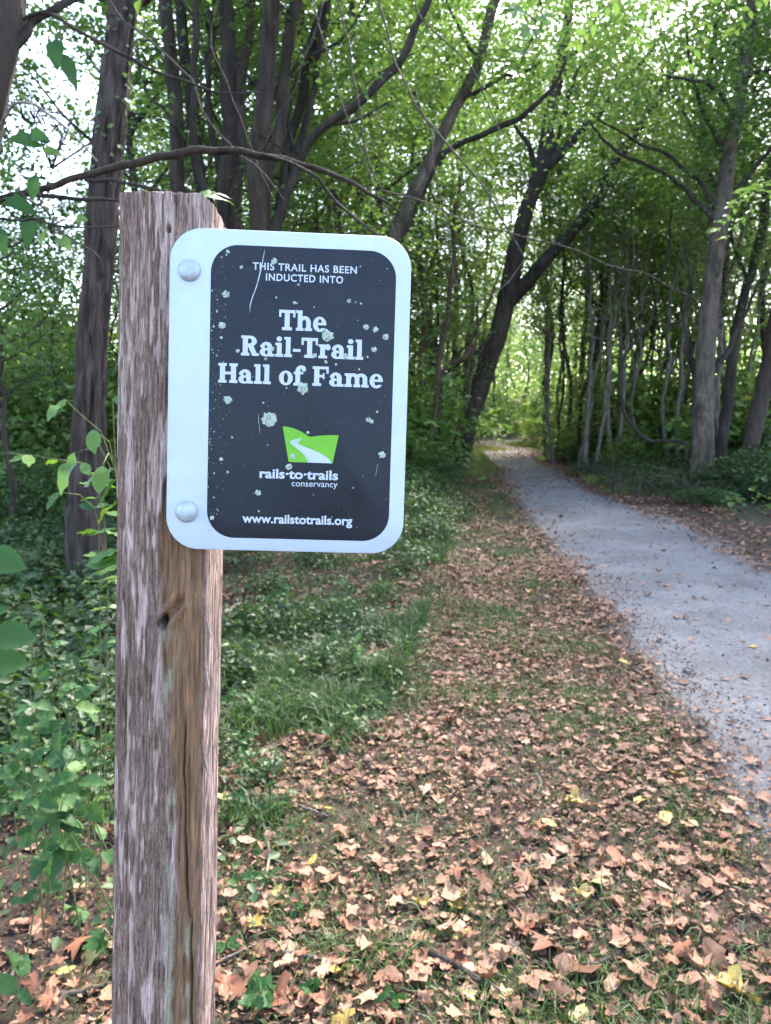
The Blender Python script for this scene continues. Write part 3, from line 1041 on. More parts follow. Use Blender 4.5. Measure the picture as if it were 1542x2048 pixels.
obj('rail', mesh('rail', V, np.stack([k, k + 16, k + 17, k + 1], -1), M['green']), emb)

# bolts: domed carriage-bolt heads
for (bx_, bz_) in ((-96.0, 112.6), (-95.3, -116.4)):
    n_, mrings = 36, 9
    V, fs = [], []
    for q in range(mrings):
        t = q / (mrings - 1)
        rad = 10.6 * math.cos(t * 1.36) if q else 10.6
        yy = -4.6 * math.sin(t * 1.42) - (0.6 if q else 0)
        for w_ in range(n_):
            aa = w_ / n_ * 6.2832
            V.append(((bx_ + rad * math.cos(aa)) * mm, (yy + (0.0 if q else 0.15)) * mm, (bz_ + rad * math.sin(aa)) * mm))
    V.append((bx_ * mm, -5.25 * mm, bz_ * mm))
    q_, w_ = np.meshgrid(np.arange(mrings - 1), np.arange(n_), indexing='ij')
    a_ = (q_ * n_ + w_).ravel()
    b_ = (q_ * n_ + (w_ + 1) % n_).ravel()
    Fq = np.stack([a_, b_, b_ + n_, a_ + n_], -1)
    w_ = np.arange(n_)
    Ft = np.stack([(mrings - 1) * n_ + w_, (mrings - 1) * n_ + (w_ + 1) % n_, np.full(n_, mrings * n_)], -1)
    obj('bolt', mesh('bolt', np.array(V), [Fq, Ft], M['zinc'], True), sign)

# lichen and droppings on the face (stains with their own shape)
r = np.random.default_rng(5)
Hm = np.array([[1.88263067e-01, 3.91240955e-03, -171.004012], [6.14313429e-03, -1.87543054e-01, 196.273529], [-1.46237585e-05, -1.57444447e-05, 1.0]])


def sgn(x, y):
    p_ = Hm @ np.array([x, y, 1.0])
    return p_[:2] / p_[2]


spots = [(575, 585, 17), (558, 740, 17), (1080, 790, 29), (957, 1048, 29), (790, 1207, 37), (588, 1110, 20), (1315, 760, 14), (1267, 748, 13), (1365, 797, 14), (1307, 860, 14), (1348, 1375, 17), (1278, 1203, 12), (1295, 1213, 10), (737, 1566, 14), (910, 1385, 13), (888, 1437, 15), (510, 1690, 11), (816, 420, 14), (1183, 620, 10), (652, 452, 8), (1015, 888, 11), (1165, 890, 13), (805, 855, 12), (775, 905, 7), (1070, 920, 8), (1120, 932, 6), (635, 865, 9), (915, 628, 8), (935, 538, 6), (825, 602, 5), (585, 375, 9), (555, 800, 7), (1215, 625, 5), (1243, 632, 6), (1322, 1165, 6), (762, 1122, 5), (982, 1268, 7), (555, 1400, 9), (588, 1465, 7), (520, 1470, 5)]
for (sx_, sy_, sr_) in spots:
    c0 = sgn(sx_, sy_)
    n_ = 26
    t = np.linspace(0, 6.2832, n_, endpoint=False)
    lobes = 1 + 0.20 * (vn(t * 2.2, t * 0 + sx_, 3) - 0.5) * 2 + 0.05 * np.sin(t * r.integers(5, 9) + r.uniform(0, 6)) + r.normal(0, 0.07, n_)
    rad = sr_ / 5.2 * lobes
    o1 = np.c_[c0[0] + rad * np.cos(t), np.full(n_, YF / mm - 0.06), c0[1] + rad * np.sin(t)]
    hi = np.c_[c0[0] + 0.62 * rad * np.cos(t), YF / mm - 0.30 - 0.22 * r.random(n_), c0[1] + 0.62 * rad * np.sin(t)]
    ctr = [[c0[0], YF / mm - 0.2, c0[1]]]
    k = np.arange(n_)
    k2 = (k + 1) % n_
    obj('lichen', mesh('lichen', np.vstack([o1, hi, ctr]) * mm, [np.stack([k, k2, k2 + n_, k + n_], -1), np.stack([k + n_, k2 + n_, np.full(n_, 2 * n_)], -1)], M['lichen']), sign)
# tiny flecks, most along the panel's left side
nf = 210
fx = np.where(r.random(nf) < 0.55, -75 + 14 * r.random(nf) ** 1.6, -75 + 172 * r.random(nf))
fz = r.uniform(-136, 130, nf)
keep = ~((fx > -2) & (fx < 46) & (fz > -64) & (fz < -34))
fx, fz = fx[keep], fz[keep]
nf = len(fx)
rad = 0.22 + 0.75 * r.random(nf) ** 3
t = np.linspace(0, 6.2832, 6, endpoint=False)
rr_ = rad[:, None] * (0.6 + 0.7 * r.random((nf, 6)))
V = np.stack([fx[:, None] + rr_ * np.cos(t), np.full((nf, 6), YF / mm - 0.05), fz[:, None] + 1.3 * rr_ * np.sin(t)], -1).reshape(-1, 3) * mm
F = np.arange(nf * 6).reshape(nf, 6)
o = obj('flecks', mesh('flecks', V, F, M['lichen']), sign)
o['kind'] = 'stuff'
m, nt, out = newmat('dried_streak')
principled(nt, out, ramp(nt, [(0.3, (0.34, 0.36, 0.39)), (0.7, (0.50, 0.52, 0.56))], noise(nt, 150, 3)).outputs[0], 0.7, 0.2)
M['streak'] = m
for pth, wd in (([(768, 365), (757, 425), (745, 480), (728, 545), (708, 600), (697, 640), (695, 678)], 1.25), ([(737, 1175), (741, 1225), (747, 1278)], 0.42), ([(1327, 1420), (1320, 1452), (1315, 1483)], 0.35)):
    Q = np.array([sgn(*p_) for p_ in pth])
    Q = catmull(np.c_[Q, np.zeros(len(Q))], 24)[:, :2]
    tn = unit(np.gradient(Q, axis=0))
    nn_ = np.c_[-tn[:, 1], tn[:, 0]]
    ww = wd * (0.45 + 0.55 * vn(np.arange(24) * 0.6, np.zeros(24), 8))[:, None] * np.clip(np.sin(np.linspace(0.25, np.pi - 0.1, 24)) * 2, 0.2, 1)[:, None] * 0.5
    A_, B_ = Q + nn_ * ww, Q - nn_ * ww
    V = np.vstack([np.c_[A_[:, 0], np.full(24, YF / mm - 0.16), A_[:, 1]], np.c_[B_[:, 0], np.full(24, YF / mm - 0.16), B_[:, 1]]]) * mm
    k = np.arange(23)
    obj('streak', mesh('streak', V, np.stack([k, k + 24, k + 25, k + 1], -1), M['streak']), sign)
# a torn nick in the panel's film near the top
V = np.array([(-43.5, 124.5), (-40, 123.2), (-36.6, 120.6), (-36.9, 119.6), (-40.4, 121.6), (-43.2, 123.4)])
obj('scuff', mesh('scuff', np.c_[V[:, 0], np.full(6, YF / mm - 0.1), V[:, 1]] * mm, np.arange(6)[None, :], M['bark_dark']), sign)

# ================================================================= TREES
def px_path(pts, n):
    """pts: (px, py, Y, w_px) -> world path (n,3), radii (n,)"""
    Q = []
    for (px, py, Y, w) in pts:
        P = W(px, py, Y)
        Q.append([*P, w * ((P - CAM) @ FW) / FPX / 2])
    C = catmull(np.array(Q), n)
    return C[:, :3], np.maximum(C[:, 3], 0.0015)


def bark_disp(nr, amp, seed):
    def f(th, z, r_):
        u_ = th / (2 * np.pi) * nr
        w_ = 1.3 * (vn(z * 3.5, th * 1.2, seed + 9) - 0.5)
        a_ = vn(u_ + w_, z * 3.0, seed, perx=nr)
        b_ = vn(u_ * 2 + w_ * 2, z * 7.5, seed + 1, perx=nr * 2)
        h = sstep(0.25, 0.6, a_) * 0.7 + b_ * 0.3
        big = 0.10 * r_ * (vn(th * 0.9549, z * 0.8, seed + 2, perx=6) - 0.5)
        return amp * (h - 0.5) + big
    return f


def rough_disp(seed):
    def f(th, z, r_):
        return r_ * (0.26 * (vn(th * 1.2732, z * 2.2, seed, perx=8) - 0.5) + 0.20 * (vn(th * 2.5465, z * 8, seed + 1, perx=16) - 0.5))
    return f


class Tree:
    def __init__(s, name, label, base, group=None, cat='tree'):
        s.e = empty(name, base)
        s.base = np.array(base, float)
        tag(s.e, label, cat, group)
        s.nodes = []

    def limb(s, part, pts, mat, n=40, segs=10, disp=None, world=False, node=True, parent=None):
        if world:
            C = catmull(np.array(pts, float), n)
            P, rad = C[:, :3], np.maximum(C[:, 3], 0.002)
        else:
            P, rad = px_path(pts, n)
        if part != 'trunk' or n < 100:
            s_ = np.concatenate([[0], np.cumsum(np.linalg.norm(np.diff(P, axis=0), axis=1))])
            w_ = np.clip(s_ / (s_[-1] * .12 + 1e-6), 0, 1) * np.clip(rad, .01, .035)
            sd_ = int(abs(P[0, 0] * 97 + P[-1, 2] * 53)) % 991
            fq = 1.0 / (0.15 + 9 * rad.mean())
            J = np.stack([vn(s_ * fq, s_ * 0 + q_, sd_ + q_) - .5 for q_ in range(3)], 1) * 3.0 + np.stack([vn(s_ * fq * 3, s_ * 0 + q_, sd_ + 7 + q_) - .5 for q_ in range(3)], 1) * 1.2
            P = P + J * w_[:, None]
        V, fs = tube(P, rad, segs, disp)
        o = obj(part, mesh(part, V - s.base, fs, mat, True), parent or s.e)
        if node:
            s.nodes.append(P[::max(1, n // 14)])
        return P, rad

    def crown(s, C, radii, nper, lsize, mat, r, twig_mat=None, name='crown', **kw):
        P, N, D, L, Wd = rand_leaves(C, radii, nper, lsize, r, **kw)
        V, F = leaf_arrays(P, N, D, L, Wd)
        obj(name, mesh(name, V - s.base, F, mat), s.e)
        if twig_mat is not None and s.nodes:
            nodes = np.concatenate(s.nodes)
            bag = Bag()
            for c_ in C:
                d_ = np.linalg.norm(nodes - c_, axis=1) + 0.6 * np.maximum(0, nodes[:, 2] - c_[2])
                a_ = nodes[np.argmin(d_)]
                ln = np.linalg.norm(c_ - a_)
                if ln < 0.15:
                    continue
                mid = (a_ + c_) / 2 + r.normal(0, 0.10 * ln, 3) + np.array([0, 0, 0.08 * ln])
                path = catmull([a_, mid, c_], 6)
                V, fs = tube(path, np.linspace(0.006 + 0.006 * min(ln, 3), 0.003, 6), 4)
                bag.add(V, fs)
            if bag.n:
                o = obj('twigs', bag.mesh('twigs', twig_mat), s.e)
                o['kind'] = 'stuff'


def ellip(c, rad, n, r, lo=0.35):
    d = unit(r.normal(0, 1, (n, 3)))
    t = (lo + (1 - lo) * r.random(n) ** 0.6)[:, None]
    return np.asarray(c) + d * t * np.asarray(rad)


def near_nodes(T, n, r, spread, zmin=0):
    nd_ = np.concatenate(T.nodes)
    nd_ = nd_[nd_[:, 2] > zmin]
    return nd_[r.integers(0, len(nd_), n)] + r.normal(0, 1, (n, 3)) * np.array([spread, spread, spread * 0.6])


# ---- tree with furrowed bark and ivy, left of the post
b = G(176, 1192)
Yb = b[1]
T1 = Tree('furrowed_tree', 'tall tree with deeply furrowed brown bark and climbing ivy, just left of the post', b)
P1, R1 = T1.limb('trunk', [(176, 1240, Yb, 101.5), (176, 1192, Yb, 86.0), (173, 1150, Yb, 72.2), (170, 1050, Yb, 65.4), (171, 1000, Yb, 61.9), (184, 700, Yb, 51.6), (200, 500, Yb + .02, 51.6), (220, 250, Yb + .05, 50.7), (248, 0, Yb + .1, 46.4), (275, -300, Yb + .15, 37.8), (300, -900, Yb + .3, 25.8)], M['bark_near'], 480, 150, bark_disp(20, 0.055, 31))
for (a0, ln) in ((2.6, 0.5), (4.6, 0.42), (0.6, 0.55), (1.6, 0.4)):   # root flares
    d_ = np.array([math.cos(a0), -abs(math.sin(a0)) if a0 != 1.6 else 1, 0])
    c0 = b + np.array([0, 0, 0.28])
    T1.limb('root', [(*(c0 + d_ * 0.10), 0.08), (*(b + d_ * 0.20 + [0, 0, 0.10]), 0.065), (*(b + d_ * (0.20 + ln * 0.4) - [0, 0, 0.01]), 0.045), (*(b + d_ * (0.22 + ln * .7) - [0, 0, 0.08]), 0.03)], M['bark_near'], 26, 22, bark_disp(9, 0.010, 77), True, False)
# overhead limb reaching over the verge, with dead drooping twigs
T1.limb('branch', [(256, -60, 6.1, 26), (420, -150, 5.9, 22), (640, -190, 5.7, 18), (860, -130, 5.4, 14), (1050, -60, 5.2, 9)], M['bark_brown'], 30, 10, rough_disp(3))
T1.limb('branch', [(270, -260, 6.1, 22), (120, -330, 6.3, 15), (-60, -360, 6.5, 8)], M['bark_brown'], 20, 8)
T1.limb('branch', [(268, 8, 6.05, 16), (285, -10, 5.9, 14), (330, -60, 5.6, 11), (380, -140, 5.3, 8)], M['bark_brown'], 20, 8)
for pts in (
    [(752, -170, 5.6, 9), (760, 15, 5.5, 8), (811, 172, 5.4, 8), (887, 279, 5.3, 8), (963, 370, 5.2, 7), (1034, 497, 5.1, 6), (1040, 530, 5.1, 5), (990, 580, 5.0, 4), (922, 616, 4.9, 3)],
    [(812, -140, 5.5, 6), (842, 30, 5.4, 6), (936, 126, 5.3, 6), (978, 218, 5.3, 5), (1008, 284, 5.2, 4), (1060, 380, 5.1, 3)],
    [(130, -320, 6.2, 8), (215, -8, 5.8, 8), (290, 70, 5.5, 8), (370, 150, 5.4, 7), (430, 255, 5.3, 6), (520, 340, 5.2, 6), (570, 400, 5.2, 4)],
    [(560, -170, 5.8, 7), (640, 60, 5.6, 6), (700, 260, 5.5, 5), (772, 420, 5.4, 4), (800, 520, 5.3, 3)],
    [(830, 180, 5.4, 6), (860, 260, 5.3, 6), (869, 314, 5.2, 5), (897, 482, 5.1, 4), (922, 603, 5.0, 3)],
    [(500, -160, 5.9, 6), (420, 60, 5.6, 5), (455, 170, 5.5, 5), (505, 300, 5.4, 4), (540, 380, 5.3, 3)],
    [(690, -180, 5.7, 6), (610, 120, 5.5, 5), (540, 260, 5.4, 4), (455, 400, 5.3, 3)],
    [(760, 380, 5.4, 6), (851, 406, 5.3, 6), (948, 451, 5.2, 6), (1125, 494, 5.1, 5), (1216, 527, 5.1, 5), (1318, 563, 5.0, 4), (1409, 614, 5.0, 3)],
    [(640, -180, 5.7, 7), (700, 120, 5.5, 7), (740, 330, 5.4, 6), (760, 380, 5.4, 6)],
):
    T1.limb('branch', [(p_[0], p_[1], p_[2], p_[3] * .52) for p_ in pts], M['twig_dark'], 34, 6, None, False, False)
r = np.random.default_rng(101)
T1.crown(np.vstack([ellip(W(330, -640, 6.2), (2.8, 2.0, 1.4), 60, r), near_nodes(T1, 25, r, 0.5, 5.2)]), r.uniform(0.35, 0.7, 85), 42, 0.085, M['leaf_mid'], r, M['twig_dark'])
# ivy climbing the upper trunk
vm = Bag()
vines = []
for q, (a0, t0, t1) in enumerate(((-1.2, .42, .80), (-0.5, .44, .86), (-2.0, .45, .84), (-0.1, .50, .82))):
    idx = np.linspace(int(t0 * 479), int(t1 * 479), 40).astype(int)
    ang = a0 + 0.35 * (vn(np.arange(40) * 0.25, np.zeros(40), 90 + q) - 0.5) * 2
    Pv = P1[idx] + (R1[idx] * 1.05 + 0.008)[:, None] * np.c_[np.cos(ang), np.sin(ang), np.zeros(40)]
    V, fs = tube(Pv, np.full(40, 0.006 + 0.004 * (q == 3)), 5)
    vm.add(V, fs)
    vines.append(Pv)
vine = obj('vine', vm.mesh('vine', M['twig_dark']), T1.e)
vine.data.transform(Matrix.Translation(-Vector(b)))


# ---- single leaf meshes (length 1 along +Y, normal +Z)
def blade_leaf(name, mat, rows=9, width=0.5, peak=0.42, fold=0.12, bend=0.25, serr=0.0, seed=0):
    t = np.linspace(0, 1, rows)
    w_ = np.where(t < peak, np.sin(t / peak * np.pi / 2) ** 0.8, np.cos((t - peak) / (1 - peak) * np.pi / 2) ** 0.85) * width / 2
    w_[0], w_[-1] = 0.012, 0.004
    rr = np.random.default_rng(seed)
    if serr:
        w_[1:-1] *= 1 + serr * np.where(np.arange(rows - 2) % 2, 1, -1) + rr.normal(0, serr * 0.4, rows - 2)
    k0 = 1.0 if rows < 12 else 0.15
    zb = -bend * t ** 2 + 0.02 * k0 * rr.normal(0, 1, rows)
    rip = 0.03 * k0 * rr.normal(0, 1, (rows, 2))
    V = np.concatenate([np.c_[-w_, t, zb + fold * w_ * 2 + rip[:, 0] * (w_ > 0.02)], np.c_[0 * t, t, zb], np.c_[w_, t, zb + fold * w_ * 2 + rip[:, 1] * (w_ > 0.02)]])
    k_ = np.arange(rows - 1)
    F = np.concatenate([np.stack([k_, k_ + rows, k_ + rows + 1, k_ + 1], -1), np.stack([k_ + rows, k_ + 2 * rows, k_ + 2 * rows + 1, k_ + rows + 1], -1)])
    return mesh(name, V, F, mat, True)


def lobed_outline(kind, rr):
    """(angle deg from tip, radius) one side then mirrored; leaf base at angle 180"""
    if kind == 'maple':
        h = [(0, 1.02), (11, 0.74), (26, 0.50), (38, 0.68), (49, 0.92), (58, 0.66), (76, 0.44), (96, 0.58), (112, 0.72), (140, 0.40)]
    elif kind == 'sycamore':
        h = [(0, 1.05), (10, 0.74), (24, 0.58), (40, 0.72), (51, 1.0), (62, 0.66), (80, 0.52), (100, 0.64), (116, 0.82), (148, 0.42)]
    elif kind == 'ivy':
        h = [(0, 1.0), (14, 0.74), (30, 0.52), (45, 0.58), (62, 0.82), (78, 0.62), (100, 0.50), (125, 0.52), (150, 0.42)]
    elif kind == 'bit':  # torn piece of a bigger leaf
        h = [(a0, rr.uniform(.38, .95)) for a0 in (0, 22, 40, 58, 80, 105, 130, 155)]
    else:  # oval
        h = [(0, 0.95), (20, 0.80), (40, 0.62), (60, 0.52), (85, 0.46), (110, 0.48), (135, 0.56), (158, 0.66)]
    a_ = np.array([q[0] for q in h] + [180] + [360 - q[0] for q in h[:0:-1]], float)
    r_ = np.array([q[1] for q in h] + [{'oval': 0.75, 'bit': 0.5}.get(kind, 0.30)] + [q[1] for q in h[:0:-1]], float)
    n_ = len(a_)
    a_ = a_ + rr.normal(0, 2.5, n_)
    r_ = r_ * (1 + rr.normal(0, 0.12, n_))
    return np.radians(a_), r_


def lobed_leaf(name, mat, kind, seed, curl=0.3, ring=True, stalk=True, roll_=0.0):
    rr = np.random.default_rng(seed)
    a_, r_ = lobed_outline(kind, rr)
    n_ = len(a_)
    k_ = np.arange(n_)
    k2 = (k_ + 1) % n_
    xo, yo = 0.55 * r_ * np.sin(a_), 0.55 * r_ * np.cos(a_)
    cf = rr.normal(0, curl, 4)
    ph = rr.uniform(0, 6.28)

    def zf(x, y, rad):
        return cf[0] * x * x * 2 + cf[1] * y * y * 2 + cf[2] * x * y * 2 + np.abs(cf[3]) * rad ** 2 * 0.9 + curl * 0.25 * np.sin(3 * np.arctan2(x, y) + ph) * rad + rr.normal(0, 0.035, np.shape(x)) * curl / 0.3
    z = zf(xo, yo, np.hypot(xo, yo))
    V = [np.c_[xo, yo, z]]
    if ring:
        V.append(np.c_[xo * .5, yo * .5, zf(xo * .5, yo * .5, np.hypot(xo, yo) * .5)])
        V.append([[0, 0, 0.0]])
        fs = [np.stack([k2, k_, k_ + n_, k2 + n_], -1), np.stack([k2 + n_, k_ + n_, np.full(n_, 2 * n_)], -1)]
        # keep it cheap: inner fan + outer quads
    else:
        V.append([[0, 0, 0.0]])
        fs = [np.stack([k2, k_, np.full(n_, n_)], -1)]
    V = np.concatenate(V)
    if stalk:
        b0 = len(V)
        V = np.vstack([V, [[-.012, -.15, .005], [.012, -.15, .005], [.010, -.62, .06 * rr.normal()], [-.010, -.62, .05 + .06 * rr.normal()]]])
        fs.append(np.array([[b0, b0 + 1, b0 + 2, b0 + 3]]))
    if roll_:
        ra = rr.uniform(0, 6.28)
        cx_, sx_ = math.cos(ra), math.sin(ra)
        s1_ = V[:, 0] * cx_ + V[:, 1] * sx_
        t1_ = -V[:, 0] * sx_ + V[:, 1] * cx_
        kp = roll_ * np.where(s1_ > 0, 1, rr.uniform(-.3, 1))
        kp = np.where(np.abs(kp) < .05, .05, kp)
        s2_, z2_ = np.sin(kp * s1_) / kp, (1 - np.cos(kp * s1_)) / kp
        z2_ = z2_ + V[:, 2] * np.cos(kp * s1_)
        V = np.c_[s2_ * cx_ - t1_ * sx_, s2_ * sx_ + t1_ * cx_, z2_]
    V[:, 2] -= np.percentile(V[:, 2], 12)
    return (V, fs) if mat is None else mesh(name, V, fs, mat, True)


LM = {
    'oval': [blade_leaf('leaf', M['leaf_big'], 11, 0.54, 0.40, 0.16, 0.28, 0, s_) for s_ in (1, 2, 3, 21, 22)],
    'lance': [blade_leaf('leaf', M['leaf_big'], 9, 0.38, 0.38, 0.14, 0.3, 0, s_) for s_ in (4, 5)],
    'lit': [blade_leaf('leaf', M['leaf_lit'], 9, 0.46, 0.45, 0.08, 0.15, 0, s_) for s_ in (6, 7, 8)],
    'serr': [blade_leaf('leaf', M['leaf_big'], 17, 0.62, 0.42, 0.08, 0.15, 0.05, s_) for s_ in (9, 10)],
    'ivy': [lobed_leaf('leaf', M['leaf_big'], 'ivy', s_, 0.12, True, False) for s_ in (11, 12)],
    'maple': [lobed_leaf('leaf', M['leaf_lit'], 'maple', s_, 0.14, True, False) for s_ in (13, 14)],
    'ivyvine': [lobed_leaf('leaf', M['leaf_ivy'], 'ivy', s_, 0.12, False, False) for s_ in (15, 16)],
    'canopy': [blade_leaf('leaf', M['leaf_mid'], 7, 0.5, 0.42, 0.1, 0.2, 0, s_) for s_ in (17, 18)],
}


def put_leaf(meshes, P, D, N, L, parent, base, r, wscale=1.0):
    N = np.asarray(N, float)
    D = np.asarray(D, float)
    N = N / np.linalg.norm(N)
    T = D - (D @ N) * N
    T /= np.linalg.norm(T) + 1e-9
    S = np.cross(T, N)
    o = bpy.data.objects.new('leaf', meshes[r.integers(len(meshes))])
    COL.objects.link(o)
    o.parent = parent
    Q = np.asarray(P) - base
    o.matrix_local = Matrix(((S[0] * L * wscale, T[0] * L, N[0] * L, Q[0]), (S[1] * L * wscale, T[1] * L, N[1] * L, Q[1]), (S[2] * L * wscale, T[2] * L, N[2] * L, Q[2]), (0, 0, 0, 1)))
    return o


r = np.random.default_rng(55)
for Pv in vines:
    for q in range(0, 40, 1):
        if r.random() < 0.62:
            c_ = Pv[q]
            ax_ = P1[np.argmin(np.abs(P1[:, 2] - c_[2]))]
            o_ = unit((c_ - ax_) * np.array([1, 1, 0]))
            D = np.array([r.normal(0, .6), r.normal(0, .3), -0.7]) + o_ * 0.5
            put_leaf(LM['ivyvine'], c_ + o_ * 0.02 + r.normal(0, 0.02, 3), D, o_ + r.normal(0, .35, 3) + [0, 0, .4], r.uniform(0.035, 0.075), vine, b, r)

# ---- tree leaning in from the upper left corner, with the arching bare limb
b = np.array([*W(-110, 1500, 3.2)[:2], 0.0])
T2 = Tree('corner_tree', 'dark trunk in the upper left corner with a long arching bare limb', b)
T2.limb('trunk', [(-112, 1560, 3.2, 92), (-105, 1400, 3.2, 80), (-90, 1000, 3.2, 74), (-62, 500, 3.2, 72), (-37, 290, 3.2, 70), (-14, 170, 3.2, 68), (5, 80, 3.2, 68), (15, 0, 3.2, 66), (20, -250, 3.25, 56), (-20, -700, 3.3, 40)], M['bark_dark'], 200, 48, bark_disp(18, 0.008, 12))
T2.limb('branch', [(20, 95, 3.2, 22), (48, 62, 3.2, 18), (80, 32, 3.25, 16), (140, 0, 3.3, 15), (240, -60, 3.4, 12), (380, -160, 3.5, 8)], M['bark_dark'], 30, 10, rough_disp(5))
T2.limb('branch', [(-55, 430, 3.2, 19.7), (-20, 408, 3.22, 14.8), (15, 394, 3.25, 12.3), (90, 374, 3.3, 12.3), (200, 336, 3.35, 13.1), (320, 311, 3.4, 14.8), (410, 310, 3.45, 13.9), (520, 308, 3.5, 12.3), (640, 334, 3.55, 9.8), (740, 385, 3.6, 6.6), (800, 425, 3.65, 3.3)], M['bark_brown'], 70, 12, rough_disp(6))
T2.limb('branch', [(15, 396, 3.25, 9), (100, 391, 3.28, 9), (180, 402, 3.3, 8), (245, 410, 3.3, 5)], M['bark_dark'], 24, 8)
T2.limb('branch', [(170, 360, 3.34, 8), (230, 356, 3.3, 8), (300, 372, 3.25, 6), (345, 380, 3.2, 3)], M['bark_dark'], 24, 8)
T2.limb('branch', [(20, 60, 3.2, 10), (60, 32, 3.2, 8), (110, 34, 3.2, 8), (200, 90, 3.2, 7), (300, 132, 3.2, 6), (430, 176, 3.2, 5), (520, 185, 3.2, 3)], M['bark_dark'], 40, 8)
T2.limb('branch', [(520, 310, 3.5, 8), (620, 340, 3.5, 7), (690, 420, 3.5, 6), (760, 470, 3.5, 4), (800, 490, 3.5, 3)], M['bark_dark'], 24, 7)
T2.limb('branch', [(-40, 310, 3.2, 9), (30, 205, 3.1, 6), (110, 240, 3.1, 5), (190, 330, 3.1, 4)], M['twig_pale'], 24, 7)
T2.limb('branch', [(-55, 440, 3.2, 8), (0, 432, 3.0, 6), (60, 432, 2.9, 5), (70, 436, 2.9, 3)], M['bark_dark'], 14, 7)
T2.limb('branch', [(60, 432, 2.9, 3), (140, 450, 2.9, 4), (235, 452, 2.9, 3)], M['bark_dark'], 14, 7)
T2.limb('branch', [(40, 385, 3.26, 4), (110, 440, 3.1, 4), (200, 525, 3.0, 3)], M['twig_dark'], 14, 6)
def leaf_stalk(T, P):
    nd_ = np.concatenate(T.nodes)
    a_ = nd_[np.argmin(np.linalg.norm(nd_ - P, axis=1))]
    ln = np.linalg.norm(P - a_)
    V, fs = tube(catmull([a_, (a_ + P) / 2 + [0, 0, .12 * ln], P], 8), np.linspace(.0035, .0016, 8), 5)
    obj('twig', mesh('twig', V - T.base, fs, M['twig_dark'], True), T.e)


r = np.random.default_rng(66)
for (px, py, Y, L, dx, dz) in ((20, 272, 2.3, .11, 1, -.5), (60, 268, 2.3, .09, .8, -.4), (85, 300, 2.3, .06, 1, .2), (70, 350, 2.4, .085, -.05, -1), (10, 395, 2.3, .11, 1, -.6), (60, 432, 2.4, .10, -.1, -1), (112, 75, 2.6, .11, .1, -1), (118, 105, 2.6, .11, .7, -.8), (0, 455, 2.3, .10, .3, -1), (110, 480, 2.5, .06, .8, -.2), (95, 455, 2.6, .06, -.3, -.8), (30, 300, 2.4, .10, -.6, -.8), (130, 470, 2.6, .06, .4, -.9), (150, 440, 2.7, .05, .9, -.4)):
    Y, L0 = 3.12, L
    L = L * 1.28
    leaf_stalk(T2, W(px, py, Y))
    put_leaf(LM['canopy'] if L0 < 0.07 else LM['lance'], W(px, py, Y), (dx, r.normal(0, .2), dz), (r.normal(0, .4), -0.8, 0.5), L, T2.e, b, r, 1.3)
T2.crown(np.vstack([ellip(W(60, -560, 3.4), (1.5, 1.3, 0.8), 30, r)]), r.uniform(0.3, 0.5, 30), 36, 0.075, M['leaf_mid'], r, M['twig_dark'])

# ---- clump of many stems behind the post and sign
b = G(512, 1038)
Yc = b[1]
T3 = Tree('multi_stemmed_tree', 'clump of many dark stems fanning upward behind the post and sign', b)
for q, (pts, mat) in enumerate((
    ([(470, 700, 30), (372, 430, 28), (352, 230, 28), (328, 0, 26), (310, -200, 20), (290, -500, 12)], 'bark_brown'),
    ([(490, 760, 28), (412, 430, 25), (386, 250, 24), (350, 0, 22), (330, -250, 15)], 'bark_dark'),
    ([(488, 720, 18), (402, 330, 15), (390, 180, 14), (385, 0, 14), (390, -240, 9)], 'bark_dark'),
    ([(500, 760, 34), (452, 460, 31), (450, 280, 30), (448, 0, 28), (440, -300, 18)], 'bark_dark'),
    ([(512, 760, 26), (478, 460, 23), (480, 250, 22), (500, 0, 20), (515, -300, 13)], 'bark_grey'),
    ([(520, 760, 40), (512, 460, 37), (530, 200, 36), (545, 0, 33), (560, -300, 22)], 'bark_brown'),
    ([(528, 740, 28), (530, 450, 25), (565, 150, 24), (590, 0, 22), (630, -300, 14)], 'bark_brown'),
    ([(535, 700, 22), (548, 450, 19), (600, 200, 18), (650, 0, 16), (700, -240, 10)], 'bark_dark'),
    ([(540, 720, 22), (552, 455, 19), (607, 324, 17), (657, 248, 17), (780, 142, 16), (856, 0, 13), (900, -130, 9)], 'bark_dark'),
    ([(505, 700, 16), (430, 300, 13), (418, 120, 12), (400, -100, 8)], 'bark_dark'),
    ([(520, 690, 18), (590, 330, 14), (640, 100, 12), (664, -80, 8)], 'bark_dark'),
)):
    x_ = 470 + 8 * q
    pp = [(x_, 1060, Yc + .12 * math.sin(q * 2.1), pts[0][2] + 8)] + [(p_[0], p_[1], Yc + 0.35 * math.sin(q * 2.1) * (1 + i_ * .4), p_[2]) for i_, p_ in enumerate(pts)]
    T3.limb('stem', pp, M[mat], 60, 14, rough_disp(20 + q))
for pts in ([(607, 324, 8), (575, 250, 7), (590, 160, 6), (640, 60, 4)], [(352, 260, 7), (290, 170, 6), (262, 60, 4)], [(450, 300, 6), (420, 200, 5), (350, 120, 4)], [(657, 248, 8), (720, 240, 6), (780, 205, 4)], [(530, 220, 8), (600, 120, 7), (690, 70, 5), (760, -30, 4)]):
    T3.limb('branch', [(p_[0], p_[1], Yc + .2 * i_, p_[2]) for i_, p_ in enumerate(pts)], M['bark_dark'], 24, 7)
r = np.random.default_rng(1030)
